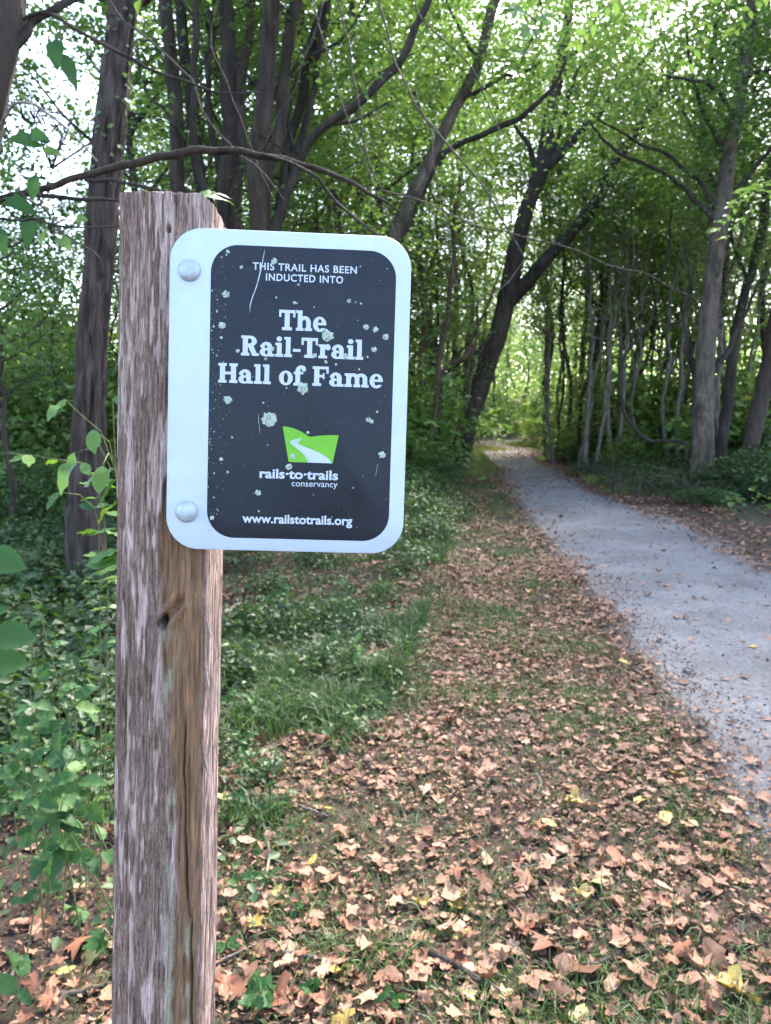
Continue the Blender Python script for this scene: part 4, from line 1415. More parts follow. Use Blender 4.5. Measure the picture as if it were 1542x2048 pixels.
for q in range(34):
    nd_ = T3.nodes[q % 11]
    a_ = nd_[r.integers(len(nd_) // 3, len(nd_) - 1)]
    an_ = r.uniform(-.6, 3.7)
    ln = r.uniform(.8, 2.4)
    e_ = a_ + np.array([math.cos(an_) * ln, math.sin(an_) * ln * -.5, r.uniform(-.3, 1.1) * ln])
    m_ = (a_ + e_) / 2 + np.array([0, 0, r.uniform(.0, .35) * ln])
    T3.limb('branch', [(*a_, .014), (*m_, .009), (*e_, .004)], M['bark_dark'], 14, 6, None, True, q % 3 == 0)
r = np.random.default_rng(103)
C = np.vstack([ellip(W(520, -80, Yc + 0.6), (3.6, 2.4, 1.7), 150, r, 0.2), near_nodes(T3, 90, r, 0.8, 4.5) + [0, 1.2, 0], ellip(W(660, 190, Yc + 2.0), (1.6, 1.5, 1.3), 60, r)])
T3.crown(C, r.uniform(0.3, 0.6, len(C)), 52, 0.09, M['leaf_mid'], r, M['twig_dark'])

# ---- pale grey leaning tree emerging behind the sign's right corner
b = G(700, 1012)
Yj = b[1]
T4 = Tree('leaning_grey_tree', 'slim grey tree leaning right from behind the sign corner', b)
T4.limb('trunk', [(698, 1030, Yj, 40), (715, 850, Yj, 34), (738, 640, Yj, 30), (780, 487, Yj, 28), (816, 406, Yj, 26), (871, 304, Yj, 23), (907, 213, Yj, 22), (953, 112, Yj, 21), (988, 0, Yj, 20), (1030, -200, Yj, 14), (1050, -450, Yj, 8)], M['bark_grey'], 80, 16, rough_disp(40))
T4.limb('branch', [(800, 480, Yj, 15), (826, 430, Yj, 14), (851, 372, Yj, 14), (882, 309, Yj - .1, 13), (983, 259, Yj - .3, 12), (1044, 228, Yj - .4, 11), (1090, 188, Yj - .5, 9), (1130, 120, Yj - .6, 6)], M['bark_dark'], 50, 10, rough_disp(41))
T4.limb('branch', [(907, 213, Yj, 10), (1000, 165, Yj - .2, 8), (1080, 120, Yj - .3, 5)], M['bark_dark'], 20, 8)
T4.limb('branch', [(953, 112, Yj, 8), (900, 20, Yj + .3, 6), (880, -60, Yj + .3, 4)], M['bark_dark'], 20, 8)
r = np.random.default_rng(104)
C = np.vstack([ellip(W(960, 60, Yj), (2.4, 1.8, 1.5), 100, r, 0.2), near_nodes(T4, 70, r, 0.7, 4.0) + [0, .9, 0]])
T4.crown(C, r.uniform(0.3, 0.55, len(C)), 46, 0.08, M['leaf_mid'], r, M['twig_dark'])

# ---- forked dark tree leaning over the trail, centre
b = G(916, 942)
Yk = b[1]
T5 = Tree('forked_leaning_tree', 'large dark forked tree leaning right beside the bend of the trail', b)
T5.limb('trunk', [(912, 975, Yk, 61.9), (916, 942, Yk, 44.7), (924, 900, Yk, 39.6), (943, 822, Yk, 37.8), (978, 724, Yk, 36.1), (1007, 625, Yk, 36.1), (1034, 497, Yk, 32.7), (1054, 416, Yk, 31.0), (1085, 330, Yk, 29.2), (1097, 254, Yk, 25.8), (1112, 177, Yk, 23.2), (1127, 95, Yk, 19.8), (1140, 0, Yk, 16.3), (1150, -180, Yk, 10.3)], M['bark_brown'], 120, 24, rough_disp(50))
T5.limb('branch', [(1012, 612, Yk, 24), (1030, 592, Yk - .1, 26), (1064, 553, Yk - .2, 27), (1125, 482, Yk - .4, 26), (1181, 416, Yk - .6, 24), (1237, 314, Yk - .8, 20), (1300, 215, Yk - 1, 15), (1360, 120, Yk - 1.2, 9)], M['bark_dark'], 60, 16, rough_disp(51))
T5.limb('branch', [(1078, 352, Yk, 22), (1098, 330, Yk - .1, 20), (1125, 304, Yk - .2, 19), (1166, 259, Yk - .4, 17), (1206, 213, Yk - .6, 15), (1267, 150, Yk - .8, 11), (1330, 60, Yk - 1, 6)], M['bark_dark'], 50, 14, rough_disp(52))
T5.limb('branch', [(1098, 330, Yk, 14), (1112, 270, Yk + .2, 13), (1130, 215, Yk + .4, 10), (1160, 130, Yk + .5, 6)], M['bark_dark'], 30, 10)
T5.limb('branch', [(1074, 355, Yk, 13), (1062, 320, Yk + .1, 12), (1049, 284, Yk + .2, 10), (1034, 255, Yk + .3, 6)], M['bark_dark'], 24, 8)
T5.limb('branch', [(1112, 177, Yk, 12), (1140, 120, Yk - .3, 10), (1180, 60, Yk - .5, 7), (1210, -30, Yk - .6, 4)], M['bark_dark'], 24, 8)
T5.limb('branch', [(1000, 640, Yk, 9), (960, 700, Yk - .6, 7), (935, 715, Yk - .8, 6), (885, 750, Yk - 1, 4)], M['bark_dark'], 24, 8)
r = np.random.default_rng(105)
C = np.vstack([ellip(W(1120, 60, Yk) + [0, 3.0, 0], (5.0, 2.6, 2.8), 210, r, 0.2), near_nodes(T5, 150, r, 1.0, 5.0) + [0, 2.2, 0]])
T5.crown(C, r.uniform(0.4, 0.8, len(C)), 46, 0.11, M['leaf_light'], r, M['twig_dark'])

# ---- tall straight tree right of the trail
b = G(1405, 990)
Yl = b[1]
T6 = Tree('tall_straight_tree', 'tall straight tree with grey-brown bark standing right of the trail', b)
T6.limb('trunk', [(1404, 1020, Yl, 80.6), (1404, 990, Yl, 58.8), (1404, 960, Yl, 47.0), (1407, 800, Yl, 38.6), (1414, 674, Yl, 35.3), (1432, 507, Yl, 31.9), (1446, 406, Yl, 30.2), (1458, 304, Yl, 27.7), (1477, 203, Yl, 25.2), (1497, 76, Yl, 21.8), (1508, -60, Yl, 18.5), (1520, -400, Yl, 10.1)], M['bark_grey'], 200, 60, bark_disp(22, 0.012, 61))
for pts in ([(1428, 440, 12), (1395, 400, 10), (1358, 365, 9), (1318, 345, 8), (1247, 309, 7), (1206, 279, 6), (1181, 248, 4)], [(1430, 415, 11), (1400, 370, 9), (1330, 310, 8), (1260, 280, 6), (1180, 225, 4)], [(1444, 300, 12), (1428, 260, 10), (1412, 225, 9), (1384, 137, 7), (1370, 60, 4)], [(1458, 400, 12), (1482, 368, 11), (1505, 340, 10), (1550, 276, 8), (1600, 200, 5)], [(1476, 180, 9), (1500, 145, 8), (1545, 140, 6), (1600, 160, 4)], [(1424, 745, 12), (1446, 708, 11), (1470, 668, 10), (1492, 615, 7), (1530, 540, 4)], [(1470, 240, 8), (1440, 195, 8), (1400, 160, 6), (1330, 150, 4)], [(1400, 800, 9), (1385, 740, 8), (1372, 660, 7), (1378, 560, 5), (1365, 480, 3)]):
    T6.limb('branch', [(p_[0], p_[1], Yl + (.15 * i_ if len(pts) % 2 else -.2 * i_), p_[2]) for i_, p_ in enumerate(pts)], M['bark_dark'], 34, 9, rough_disp(62))
r = np.random.default_rng(106)
C = np.vstack([ellip(W(1450, 60, Yl), (3.2, 2.6, 2.0), 150, r, 0.2), near_nodes(T6, 130, r, 0.8, 4.8) + [0, .7, 0]])
T6.crown(C, r.uniform(0.3, 0.6, len(C)), 44, 0.085, M['leaf_mid'], r, M['twig_dark'])

# ---- trees at the right edge
b = G(1482, 985)
T7 = Tree('edge_leaning_tree', 'thick trunk leaning out of the picture at the right edge', b)
Ym = b[1]
T7.limb('trunk', [(1476, 1010, Ym, 48.2), (1482, 985, Ym, 39.6), (1492, 916, Ym, 32.7), (1516, 798, Ym, 31.8), (1545, 684, Ym, 31.0), (1590, 520, Ym, 28.4), (1640, 300, Ym, 22.4), (1670, 0, Ym, 13.8)], M['bark_brown'], 70, 20, rough_disp(70))
r = np.random.default_rng(107)
C = np.vstack([near_nodes(T7, 60, r, 0.9, 3.5), ellip(W(1600, 250, Ym), (2.4, 2, 1.6), 60, r)])
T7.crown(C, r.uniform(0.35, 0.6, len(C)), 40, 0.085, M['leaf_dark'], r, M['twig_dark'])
b = G(1440, 962)
Yn = b[1]
T8 = Tree('crooked_dark_tree', 'thin crooked dark tree between the tall straight tree and the right edge', b)
T8.limb('trunk', [(1436, 975, Yn, 26), (1440, 940, Yn, 22), (1455, 780, Yn, 20), (1470, 660, Yn, 19), (1495, 558, Yn, 18), (1515, 487, Yn, 17), (1542, 355, Yn, 15), (1575, 200, Yn, 10), (1590, 0, Yn, 6)], M['bark_dark'], 60, 12, rough_disp(71))
T8.limb('branch', [(1495, 558, Yn, 9), (1470, 500, Yn, 8), (1455, 420, Yn, 6), (1470, 330, Yn, 4)], M['bark_dark'], 24, 8)
C = near_nodes(T8, 55, r, 0.8, 3.2)
T8.crown(C, r.uniform(0.3, 0.55, len(C)), 40, 0.085, M['leaf_mid'], r, M['twig_dark'])

# ---- off-frame tree across the trail whose leafy limbs hang into the top right
b = np.array([5.6, 4.6, 0.0])
T9 = Tree('overhanging_tree', 'leafy boughs with feathery leaflets hanging into the top right corner', b)
T9.limb('trunk', [(5.6, 4.6, -0.2, 0.20), (5.6, 4.6, 0.3, 0.15), (5.5, 4.6, 2.5, 0.12), (5.3, 4.6, 4.6, 0.09), (5.2, 4.7, 6.5, 0.05)], M['bark_brown'], 40, 16, rough_disp(80), True)
limb_ends = []
for q, pts in enumerate(([(5.4, 4.6, 3.2, .06), (4.2, 4.5, 3.9, .04), (3.2, 4.4, 4.0, .025), (2.2, 4.3, 3.85, .014), (1.3, 4.2, 3.7, .006)], [(5.3, 4.6, 4.2, .05), (4.2, 4.8, 4.7, .035), (3.0, 5.0, 4.6, .02), (1.8, 5.1, 4.3, .008)], [(5.4, 4.6, 2.8, .05), (4.2, 4.9, 3.3, .03), (3.2, 5.1, 3.2, .016), (2.5, 5.2, 3.0, .006)])):
    P, _ = T9.limb('branch', pts, M['bark_dark'], 30, 8, rough_disp(81 + q), True)
    limb_ends.append(P)
r = np.random.default_rng(109)
for P in limb_ends:       # pinnate leaves: a thin stalk with paired leaflets
    for q in range(9, 30, 2):
        for sd in (-1, 1):
            if r.random() < 0.2:
                continue
            a_ = P[q]
            d_ = unit(np.array([-0.45 + r.normal(0, .3), sd * 0.7 + r.normal(0, .2), -0.25 + r.normal(0, .15)]))
            ln = r.uniform(0.30, 0.48)
            path = catmull([a_, a_ + d_ * ln * .5 + [0, 0, .02], a_ + d_ * ln - [0, 0, .07]], 8)
            V, fs = tube(path, np.linspace(.003, .0012, 8), 4)
            stalk = obj('stalk', mesh('stalk', V - b, fs, M['stem'], True), T9.e)
            side_ = unit(np.cross(d_, [0, 0, 1.0]))
            for w_ in range(2, 8):
                for s2 in (-1, 1):
                    Dl = side_ * s2 + d_ * 0.35 + [0, 0, -.18]
                    put_leaf(LM['canopy'], path[w_], Dl, (r.normal(0, .25), r.normal(0, .25), 1), r.uniform(.065, .095), stalk, b, r, 0.8)
            put_leaf(LM['canopy'], path[7], d_, (0, 0, 1), .09, stalk, b, r)
# a couple of broad lobed leaves hanging at the top centre
T9.limb('twig', [(1.3, 4.2, 3.7, .006), (1.0, 3.9, 3.62, .004), (0.75, 3.65, 3.45, .003), (.66, 3.6, 3.2, .002)], M['twig_dark'], 12, 5, None, True, True)
for (px, py, Y, L, dx, dz) in ((1030, 20, 3.6, .16, -.6, -.5), (1060, 60, 3.6, .15, .2, -1), (1085, 35, 3.7, .13, .8, -.6), (1045, 105, 3.7, .14, .3, -1), (1035, 145, 3.7, .11, -.2, -1), (1015, -10, 3.6, .14, -.8, -.2)):
    leaf_stalk(T9, W(px, py, Y))
    put_leaf(LM['maple'], W(px, py, Y), (dx, r.normal(0, .2), dz), (r.normal(0, .3), -0.75, .6), L, T9.e, b, r)

# ---- slender trees: six prototypes, copied through the wood
def slender(h, seed, lmat, bmat, z0=2.2, nsp=60, rad=0.055, spread=1.5, lsize=0.10, nper=44):
    r_ = np.random.default_rng(seed)
    T = Tree('slender_tree', 'x', (0, 0, 0))
    k_ = 7
    zs = np.linspace(-0.15, h, k_)
    lean = r_.normal(0, 0.05, 2)
    pts = [(lean[0] * z + r_.normal(0, 0.14) * (z > 0.2), lean[1] * z + r_.normal(0, 0.14) * (z > 0.2), z, rad * (1 - 0.85 * max(z, 0) / h) + (0.02 if z < 0 else 0)) for z in zs]
    P, _ = T.limb('trunk', pts, bmat, 36, 9, rough_disp(seed), True)
    tips = []
    for q in range(9):
        z = r_.uniform(z0 * 0.8, h * 0.85)
        a_ = P[np.argmin(np.abs(P[:, 2] - z))]
        an_ = r_.uniform(0, 6.28)
        ln = r_.uniform(0.7, spread) * (1.1 - 0.5 * z / h)
        e_ = a_ + np.array([math.cos(an_) * ln, math.sin(an_) * ln, ln * r_.uniform(0.5, 1.2)])
        mid = (a_ + e_) / 2 + r_.normal(0, .1, 3) - np.array([0, 0, .12])
        T.limb('branch', [(*a_, rad * .45), (*mid, rad * .3), (*e_, rad * .12)], bmat, 10, 6, None, True)
    ang = r_.uniform(0, 6.28, nsp)
    z = z0 + (h * 1.02 - z0) * r_.random(nsp) ** 0.85
    rr = spread * np.sqrt(r_.random(nsp)) * np.clip(1.15 - np.abs((z - z0) / (h - z0) - 0.5) * 1.0, 0.3, 1)
    cx = np.interp(z, P[:, 2], P[:, 0]) + rr * np.cos(ang)
    cy_ = np.interp(z, P[:, 2], P[:, 1]) + rr * np.sin(ang)
    C = np.c_[cx, cy_, z]
    T.crown(C, r_.uniform(0.35, 0.75, nsp), nper, lsize, lmat, r_, bmat)
    return T.e


protos = [
    slender(11.5, 201, M['leaf_mid'], M['bark_pole'], 4.2, 62),
    slender(10.0, 202, M['leaf_light'], M['bark_dark'], 3.6, 52),
    slender(13.0, 203, M['leaf_light'], M['bark_grey'], 4.6, 72, 0.07, 1.8),
    slender(8.5, 204, M['leaf_mid'], M['bark_brown'], 1.4, 58, 0.045, 1.3),
    slender(12.0, 205, M['leaf_mid'], M['bark_dark'], 2.4, 78, 0.08, 1.7),
    slender(6.0, 206, M['leaf_dark'], M['bark_dark'], 0.8, 52, 0.035, 1.3),
]
protos += [
    slender(15.0, 207, M['leaf_mid'], M['bark_brown'], 4.0, 150, 0.11, 2.8, 0.115, 54),
    slender(14.0, 208, M['leaf_light'], M['bark_grey'], 3.6, 140, 0.10, 2.6, 0.115, 54),
    slender(15.5, 211, M['leaf_mid'], M['bark_brown'], 7.5, 130, 0.10, 2.8, 0.115, 54),
    slender(9.0, 209, M['leaf_light'], M['bark_pole'], 4.6, 20, 0.055, 0.9, 0.10, 40),
    slender(10.0, 210, M['leaf_light'], M['bark_pole'], 5.0, 22, 0.065, 1.0, 0.10, 40),
]
used = [False] * len(protos)


def place_proto(lst, flags, q, x, y, rot, sc_, label, group, name=None):
    if flags[q]:
        o = copy_tree(lst[q])
    else:
        o = lst[q]
        flags[q] = True
    o.location = (x, y, float(hgt(x, y)))
    o.rotation_euler = (0, 0, rot)
    o.scale = (sc_, sc_, sc_)
    o['label'] = label
    o['group'] = group
    if name:
        o.name = name
    return o


r = np.random.default_rng(77)
# right thicket: thin trunks one behind the other
for q, px in enumerate(list(np.linspace(1092, 1385, 16)) + list(np.linspace(1110, 1400, 10)) + [1440, 1475, 1500, 1530, 1560, 1600]):
    Y = (21 + 5 * r.random()) if q < 16 else (27 + 13 * r.random())
    if px < 1125 and Y < 22:
        Y += 8
    Y = max(Y, 21.5) if px < 1390 else Y
    if px > 1400:
        Y = 17 + 9 * r.random()
    x = (px + r.normal(0, 6) - 771) / FPX * Y * 1.0
    place_proto(protos, used, [0, 1, 2, 1, 0, 2, 3, 2][q % 8], x, Y, r.uniform(0, 6.28), r.uniform(0.8, 1.12), 'thin-trunked young tree in the thicket right of the trail', 'young trees in the right thicket')
# beyond the bend, along the far trail
for q, (px, Y) in enumerate(((960, 40), (985, 44), (1005, 47), (1030, 50), (1050, 46), (1068, 52), (1090, 48), (1110, 44), (940, 36), (925, 41), (1130, 50), (1015, 56), (1080, 58), (950, 52))):
    place_proto(protos, used, [2, 4, 0, 1][q % 4], (px - 771) / FPX * Y, Y, r.uniform(0, 6.28), r.uniform(0.85, 1.15), 'distant young tree past the bend of the trail', 'trees past the trail bend')
# between sign and leaning tree, and behind the sign
for q, px in enumerate(np.linspace(575, 905, 24)):
    Y = (14.5, 21, 28, 18, 24, 33)[q % 6] + 3 * r.random()
    if 690 < px < 760 and Y < 18:
        Y = 22
    if px > 815 and Y < 24:
        Y += 9
    place_proto(protos, used, [1, 3, 0, 5, 4, 2][q % 6], (px + r.normal(0, 8) - 771) / FPX * Y, Y, r.uniform(0, 6.28), r.uniform(0.8, 1.1), 'young tree in the wood behind the sign and leaning tree', 'young trees behind the sign')
# behind the clump, left middle
for q, px in enumerate(np.linspace(250, 570, 18)):
    Y = (17, 24, 31, 20, 27)[q % 5] + 3 * r.random()
    place_proto(protos, used, [4, 1, 0, 3, 2, 5][q % 6], (px + r.normal(0, 8) - 771) / FPX * Y, Y, r.uniform(0, 6.28), r.uniform(0.75, 1.05), 'young tree in the wood behind the many-stemmed clump', 'young trees behind the clump')
# far left: lower trees, open sky above
for q, (px, Y, k_, sc_) in enumerate(((122, 14, 3, .62), (20, 12, 5, .95), (60, 17, 5, 1.0), (-60, 10, 3, .8), (160, 21, 5, 1.1), (100, 25, 3, .8), (-10, 23, 3, .85), (220, 26, 3, .85), (40, 30, 1, .75), (180, 33, 1, .75), (-80, 18, 1, .8), (-150, 14, 4, .8), (250, 19, 5, 1.1), (-120, 26, 0, .8), (10, 8.2, 3, .72))):
    place_proto(protos, used, k_, (px - 771) / FPX * Y, Y, r.uniform(0, 6.28), sc_, 'low leafy tree in the wood left of the furrowed trunk', 'low trees at the far left')

# tall crowned trees closing the canopy
for q, (px, Y) in enumerate(((300, 16), (400, 20), (470, 25), (560, 15.5), (640, 19), (700, 24), (780, 17), (850, 26), (900, 29), (935, 33), (1150, 29), (1440, 33), (1560, 22), (1640, 16), (1080, 42), (620, 32), (440, 34), (330, 28), (930, 38), (760, 36), (520, 12.8))):
    place_proto(protos, used, 6 + q % 2, (px - 771) / FPX * Y, Y, r.uniform(0, 6.28), r.uniform(0.88, 1.12), 'x', 'tall crowned trees of the wood')
for q, (px, Y) in enumerate(((940, 27), (1100, 31), (1200, 25), (1370, 28), (1430, 17), (1500, 19), (1580, 15), (700, 15), (860, 22))):
    place_proto(protos, used, 8, (px - 771) / FPX * Y, Y, r.uniform(0, 6.28), r.uniform(0.9, 1.1), 'x', 'tall crowned trees of the wood')
# pole-thin saplings, nearly leafless below
for q in range(64):
    px = r.uniform(1095, 1400) if q < 34 or q >= 52 else (r.uniform(820, 900) if q < 40 else r.uniform(1420, 1545))
    Y = r.uniform(18, 30) if q < 34 or q >= 52 else (r.uniform(22, 30) if q < 40 else r.uniform(16, 26))
    x_ = (px - 771) / FPX * Y
    o = place_proto(protos, used, 9 + q % 2, x_, Y, r.uniform(0, 6.28), r.uniform(0.75, 1.1), 'x', 'pole-thin saplings right of the trail' if q < 34 or q >= 40 else 'pole-thin saplings near the leaning tree')
    if px < 1150 and 40 > q and Y < 24:
        o.location.y += 9
        o.location.x = (px - 771) / FPX * (Y + 9)
    o.rotation_euler = (r.normal(0, .05), r.normal(0, .06), r.uniform(0, 6.28))

# ---- reddish thin stems left of the leaning tree
for q, (pts, lab) in enumerate((
    ([(846, 958, 15), (856, 900, 13), (869, 822, 12), (884, 700, 11), (899, 600, 10), (912, 430, 8), (925, 280, 5)], 'reddish thin tree beside the big leaning trunk, slanting right'),
    ([(866, 952, 11), (874, 860, 10), (881, 748, 9), (928, 709, 8), (948, 664, 7), (978, 600, 5), (1000, 540, 3)], 'thin stem that kinks sideways beside the leaning trunk'),
    ([(842, 945, 12), (840, 820, 11), (848, 650, 9), (842, 470, 8), (850, 300, 5)], 'upright reddish stem just right of the sign'),
    ([(900, 950, 9), (918, 850, 8), (938, 760, 7), (950, 690, 5), (955, 600, 3)], 'short slanting stem at the foot of the leaning trunk'))):
    bb = G(pts[0][0], pts[0][1])
    T = Tree('reddish_thin_tree', lab, bb, 'reddish stems beside the leaning tree')
    T.limb('trunk', [(p_[0], p_[1] + (14 if i_ == 0 else 0), bb[1] + .1 * i_, p_[2]) for i_, p_ in enumerate(pts)], M['bark_red'], 40, 9, rough_disp(300 + q))
    C = near_nodes(T, 22, r, 0.45, 1.6) + [-.35, .3, 0]
    T.crown(C, r.uniform(0.25, 0.45, len(C)), 30, 0.085, M['leaf_mid'], r, M['bark_red'])

# ---- looping vine in front of the thicket
bb = G(1372, 905)
T = Tree('looping_vine', 'bare dark vine looping low and rising left of the tall straight tree', bb, None, 'vine')
T.limb('stem', [(1375, 920, 14.5, 7), (1368, 884, 14.6, 7), (1335, 878, 14.8, 7), (1294, 877, 15, 7), (1262, 846, 15.2, 7), (1241, 798, 15.4, 6), (1245, 724, 15.6, 6), (1275, 680, 15.8, 6), (1304, 640, 16, 5), (1330, 520, 16.2, 5), (1345, 400, 16.4, 4)], M['bark_dark'], 70, 8)

# ---- far wood closing the view
r = np.random.default_rng(88)
n = 150000
az = r.uniform(-0.75, 0.95, n)
dd = 46 + 40 * r.random(n)
hmax = np.where(az < -0.22, 8.5, 15.0) * (0.75 + 0.5 * vn(az * 30, dd * 0.06, 5))
zz = hmax * r.random(n) ** 1.35
zz = np.where(r.random(n) < .35, 8 * r.random(n), zz)
cl = vn(az * 60, zz * 0.7 + dd * 0.2, 6)
keep = (cl > 0.36) | (zz < 3.0)
az, dd, zz = az[keep], dd[keep], zz[keep]
n = len(az)
n2_ = 60000
az = np.concatenate([az, r.uniform(-.7, .9, n2_)])
dd = np.concatenate([dd, r.uniform(84, 110, n2_)])
zz = np.concatenate([zz, 11 * r.random(n2_) ** 1.2])
P = np.c_[np.sin(az) * dd, np.cos(az) * dd, zz]
dtr = np.abs(P[:, 1] - np.interp(P[:, 0], [4, 12, 30, 60], [36, 39, 51, 70]))
ok = ~((dtr < 4) & (P[:, 2] < 4))
P = P[ok]
n = len(P)
N = np.c_[r.normal(0, .7, (n, 2)), np.ones(n)]
L = r.uniform(0.2, 0.42, n) * np.where(P[:, 1] > 80, 1.7, 1.0)
V, F = leaf_arrays(P, N, r.normal(0, 1, (n, 3)), L, L * 0.7)
far = empty('far_woodland', (0, 60, 0))
tag(far, 'distant green wood closing the view behind the nearer trees', 'wood', kind='stuff')
o = obj('foliage', mesh('foliage', V - np.array([0, 60, 0]), F, M['leaf_light']), far)
o['kind'] = 'stuff'
bag = Bag()
for q in range(120):
    a_ = r.uniform(-0.7, 0.9)
    d_ = r.uniform(44, 80)
    x_, y_ = math.sin(a_) * d_, math.cos(a_) * d_
    if abs(y_ - np.interp(x_, [4, 12, 30, 60], [36, 39, 51, 70])) < 4:
        continue
    h_ = r.uniform(8, 14) * (0.6 if a_ < -0.22 else 1)
    V, fs = tube(catmull([(x_, y_ - 60, -.2), (x_ + r.normal(0, .4), y_ - 60, h_ * .5), (x_ + r.normal(0, .8), y_ - 60, h_)], 6), np.linspace(r.uniform(.08, .2), .03, 6), 6)
    bag.add(V, fs)
o = obj('trunks', bag.mesh('trunks', M['bark_brown']), far)
o['kind'] = 'stuff'

# ================================================================= UNDERGROWTH
def make_bush(seed, mat, rx, h, nl, lsize, nst=9, droop=0.3):
    r_ = np.random.default_rng(seed)
    e_ = empty('bush', (0, 0, 0))
    tag(e_, 'x', 'bush')
    k_ = 46
    ang = r_.uniform(0, 6.28, k_)
    rr = rx * np.sqrt(r_.random(k_))
    top = h * np.sqrt(np.clip(1 - (rr / (rx * 1.08)) ** 2, 0.05, 1)) * r_.uniform(0.75, 1.1, k_)
    z = top * (1 - 0.75 * r_.random(k_) ** 1.7)
    C = np.c_[rr * np.cos(ang), rr * np.sin(ang), np.maximum(z, 0.06)]
    P, N, D, L, Wd = rand_leaves(C, r_.uniform(0.2, 0.36, k_) * (rx / 0.8), nl // k_, lsize, r_, 0.55, 0.5)
    P[:, 2] = np.maximum(P[:, 2], 0.02)
    V, F = leaf_arrays(P, N, D, L, Wd)
    o = obj('foliage', mesh('foliage', V, F, mat), e_)
    for q in range(nst):
        c_ = C[q * 4]
        path = catmull([(c_[0] * .15, c_[1] * .15, -.05), (c_[0] * .5 + r_.normal(0, .04), c_[1] * .5, c_[2] * .55), tuple(c_)], 8)
        V, fs = tube(path, np.linspace(.012, .004, 8) * (h / 0.8), 5)
        obj('stem', mesh('stem', V, fs, M['twig_dark'], True), e_)
    return e_


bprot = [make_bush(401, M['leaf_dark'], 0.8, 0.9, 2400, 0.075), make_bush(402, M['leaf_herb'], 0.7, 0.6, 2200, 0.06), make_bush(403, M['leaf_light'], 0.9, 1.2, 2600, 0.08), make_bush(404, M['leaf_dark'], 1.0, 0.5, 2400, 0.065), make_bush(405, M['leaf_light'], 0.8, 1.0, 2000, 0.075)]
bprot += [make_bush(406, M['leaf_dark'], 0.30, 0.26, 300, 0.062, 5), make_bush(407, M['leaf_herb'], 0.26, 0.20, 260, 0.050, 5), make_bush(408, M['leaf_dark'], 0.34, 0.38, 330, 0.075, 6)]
bused = [False] * 8
r = np.random.default_rng(78)


def bush(k_, x, y, sc_, label, group):
    place_proto(bprot, bused, k_, x, y, r.uniform(0, 6.28), sc_, label, group)


# left undergrowth in front of and around the furrowed tree
spots_l = [(60, 1085, 0, .8), (20, 1040, 0, 1.0), (105, 1030, 2, .8), (60, 985, 2, 1.1), (215, 1090, 3, .7), (-30, 1120, 3, .9), (110, 955, 0, 1.2), (20, 930, 2, 1.3), (225, 1000, 0, .9), (170, 930, 2, 1.2), (60, 895, 0, 1.6), (-40, 960, 2, 1.2), (120, 885, 2, 1.6), (210, 900, 0, 1.4), (0, 1185, 3, .6), (85, 1165, 1, .5), (-60, 1060, 2, 1.1), (250, 960, 2, 1.2), (280, 905, 0, 1.6), (340, 930, 2, 1.3), (-80, 900, 2, 1.6), (0, 875, 2, 1.9), (180, 870, 0, 2.0), (90, 862, 2, 2.2), (300, 868, 2, 2.0)]
for (px, py, k_, sc_) in spots_l:
    p_ = G(px, py)
    bush(k_, p_[0], p_[1], sc_, 'dense green bush in the undergrowth around the furrowed tree', 'bushes around the furrowed tree')
for (px, py, k_, sc_) in [(30, 1250, 3, .42), (110, 1230, 0, .34), (200, 1240, 3, .36), (60, 1330, 0, .34), (150, 1370, 3, .38), (215, 1340, 1, .3), (0, 1400, 3, .4), (90, 1440, 0, .30), (190, 1440, 3, .32), (30, 1500, 0, .3), (140, 1520, 3, .32), (210, 1560, 1, .26), (60, 1590, 3, .3), (-40, 1300, 0, .45), (-30, 1460, 3, .4), (240, 1200, 0, .4), (150, 1160, 3, .5), (60, 1200, 2, .4), (-20, 1210, 2, .45), (225, 1150, 2, .45), (240, 1290, 0, .36), (120, 1300, 2, .3)]:
    p_ = G(px, py)
    bush({0: 7, 1: 6, 2: 7, 3: 5}[k_], p_[0], p_[1], sc_ * 2.7, 'x', 'weeds left of the post')
for (px, py, k_, sc_) in [(470, 1290, 3, .36), (540, 1270, 0, .30), (610, 1285, 1, .3), (680, 1270, 3, .34), (740, 1290, 1, .26), (480, 1360, 0, .26), (640, 1345, 3, .24), (540, 1430, 1, .2), (460, 1500, 1, .2), (500, 1560, 3, .18), (530, 1190, 3, .3), (770, 1200, 1, .28), (800, 1140, 0, .34), (470, 1130, 2, .4), (640, 1125, 3, .4), (850, 1110, 1, .34)]:
    p_ = G(px, py)
    bush({0: 7, 1: 6, 2: 7, 3: 5}[k_], p_[0], p_[1], sc_ * 2.5, 'x', 'weeds on the mound')
# behind and right of the sign, along the left verge
for (px, py, k_, sc_) in [(470, 1010, 2, .9), (560, 985, 0, 1.1), (640, 1000, 2, .9), (720, 985, 0, 1.1), (790, 965, 2, 1.0), (830, 955, 0, .9), (815, 1010, 3, .9), (862, 960, 2, .7), (885, 968, 0, .55), (840, 990, 1, .8), (850, 1035, 3, .6), (822, 1060, 1, .8), (848, 1085, 1, .55), (600, 940, 2, 1.5), (700, 920, 2, 1.7), (800, 915, 0, 1.6), (850, 905, 2, 1.5), (880, 900, 0, 1.3), (975, 872, 4, 2.2), (1000, 868, 4, 2.4)]:
    p_ = G(px, py)
    bush(k_, p_[0], p_[1], sc_, 'leafy bush along the verge between the sign and the leaning tree', 'bushes along the left verge')
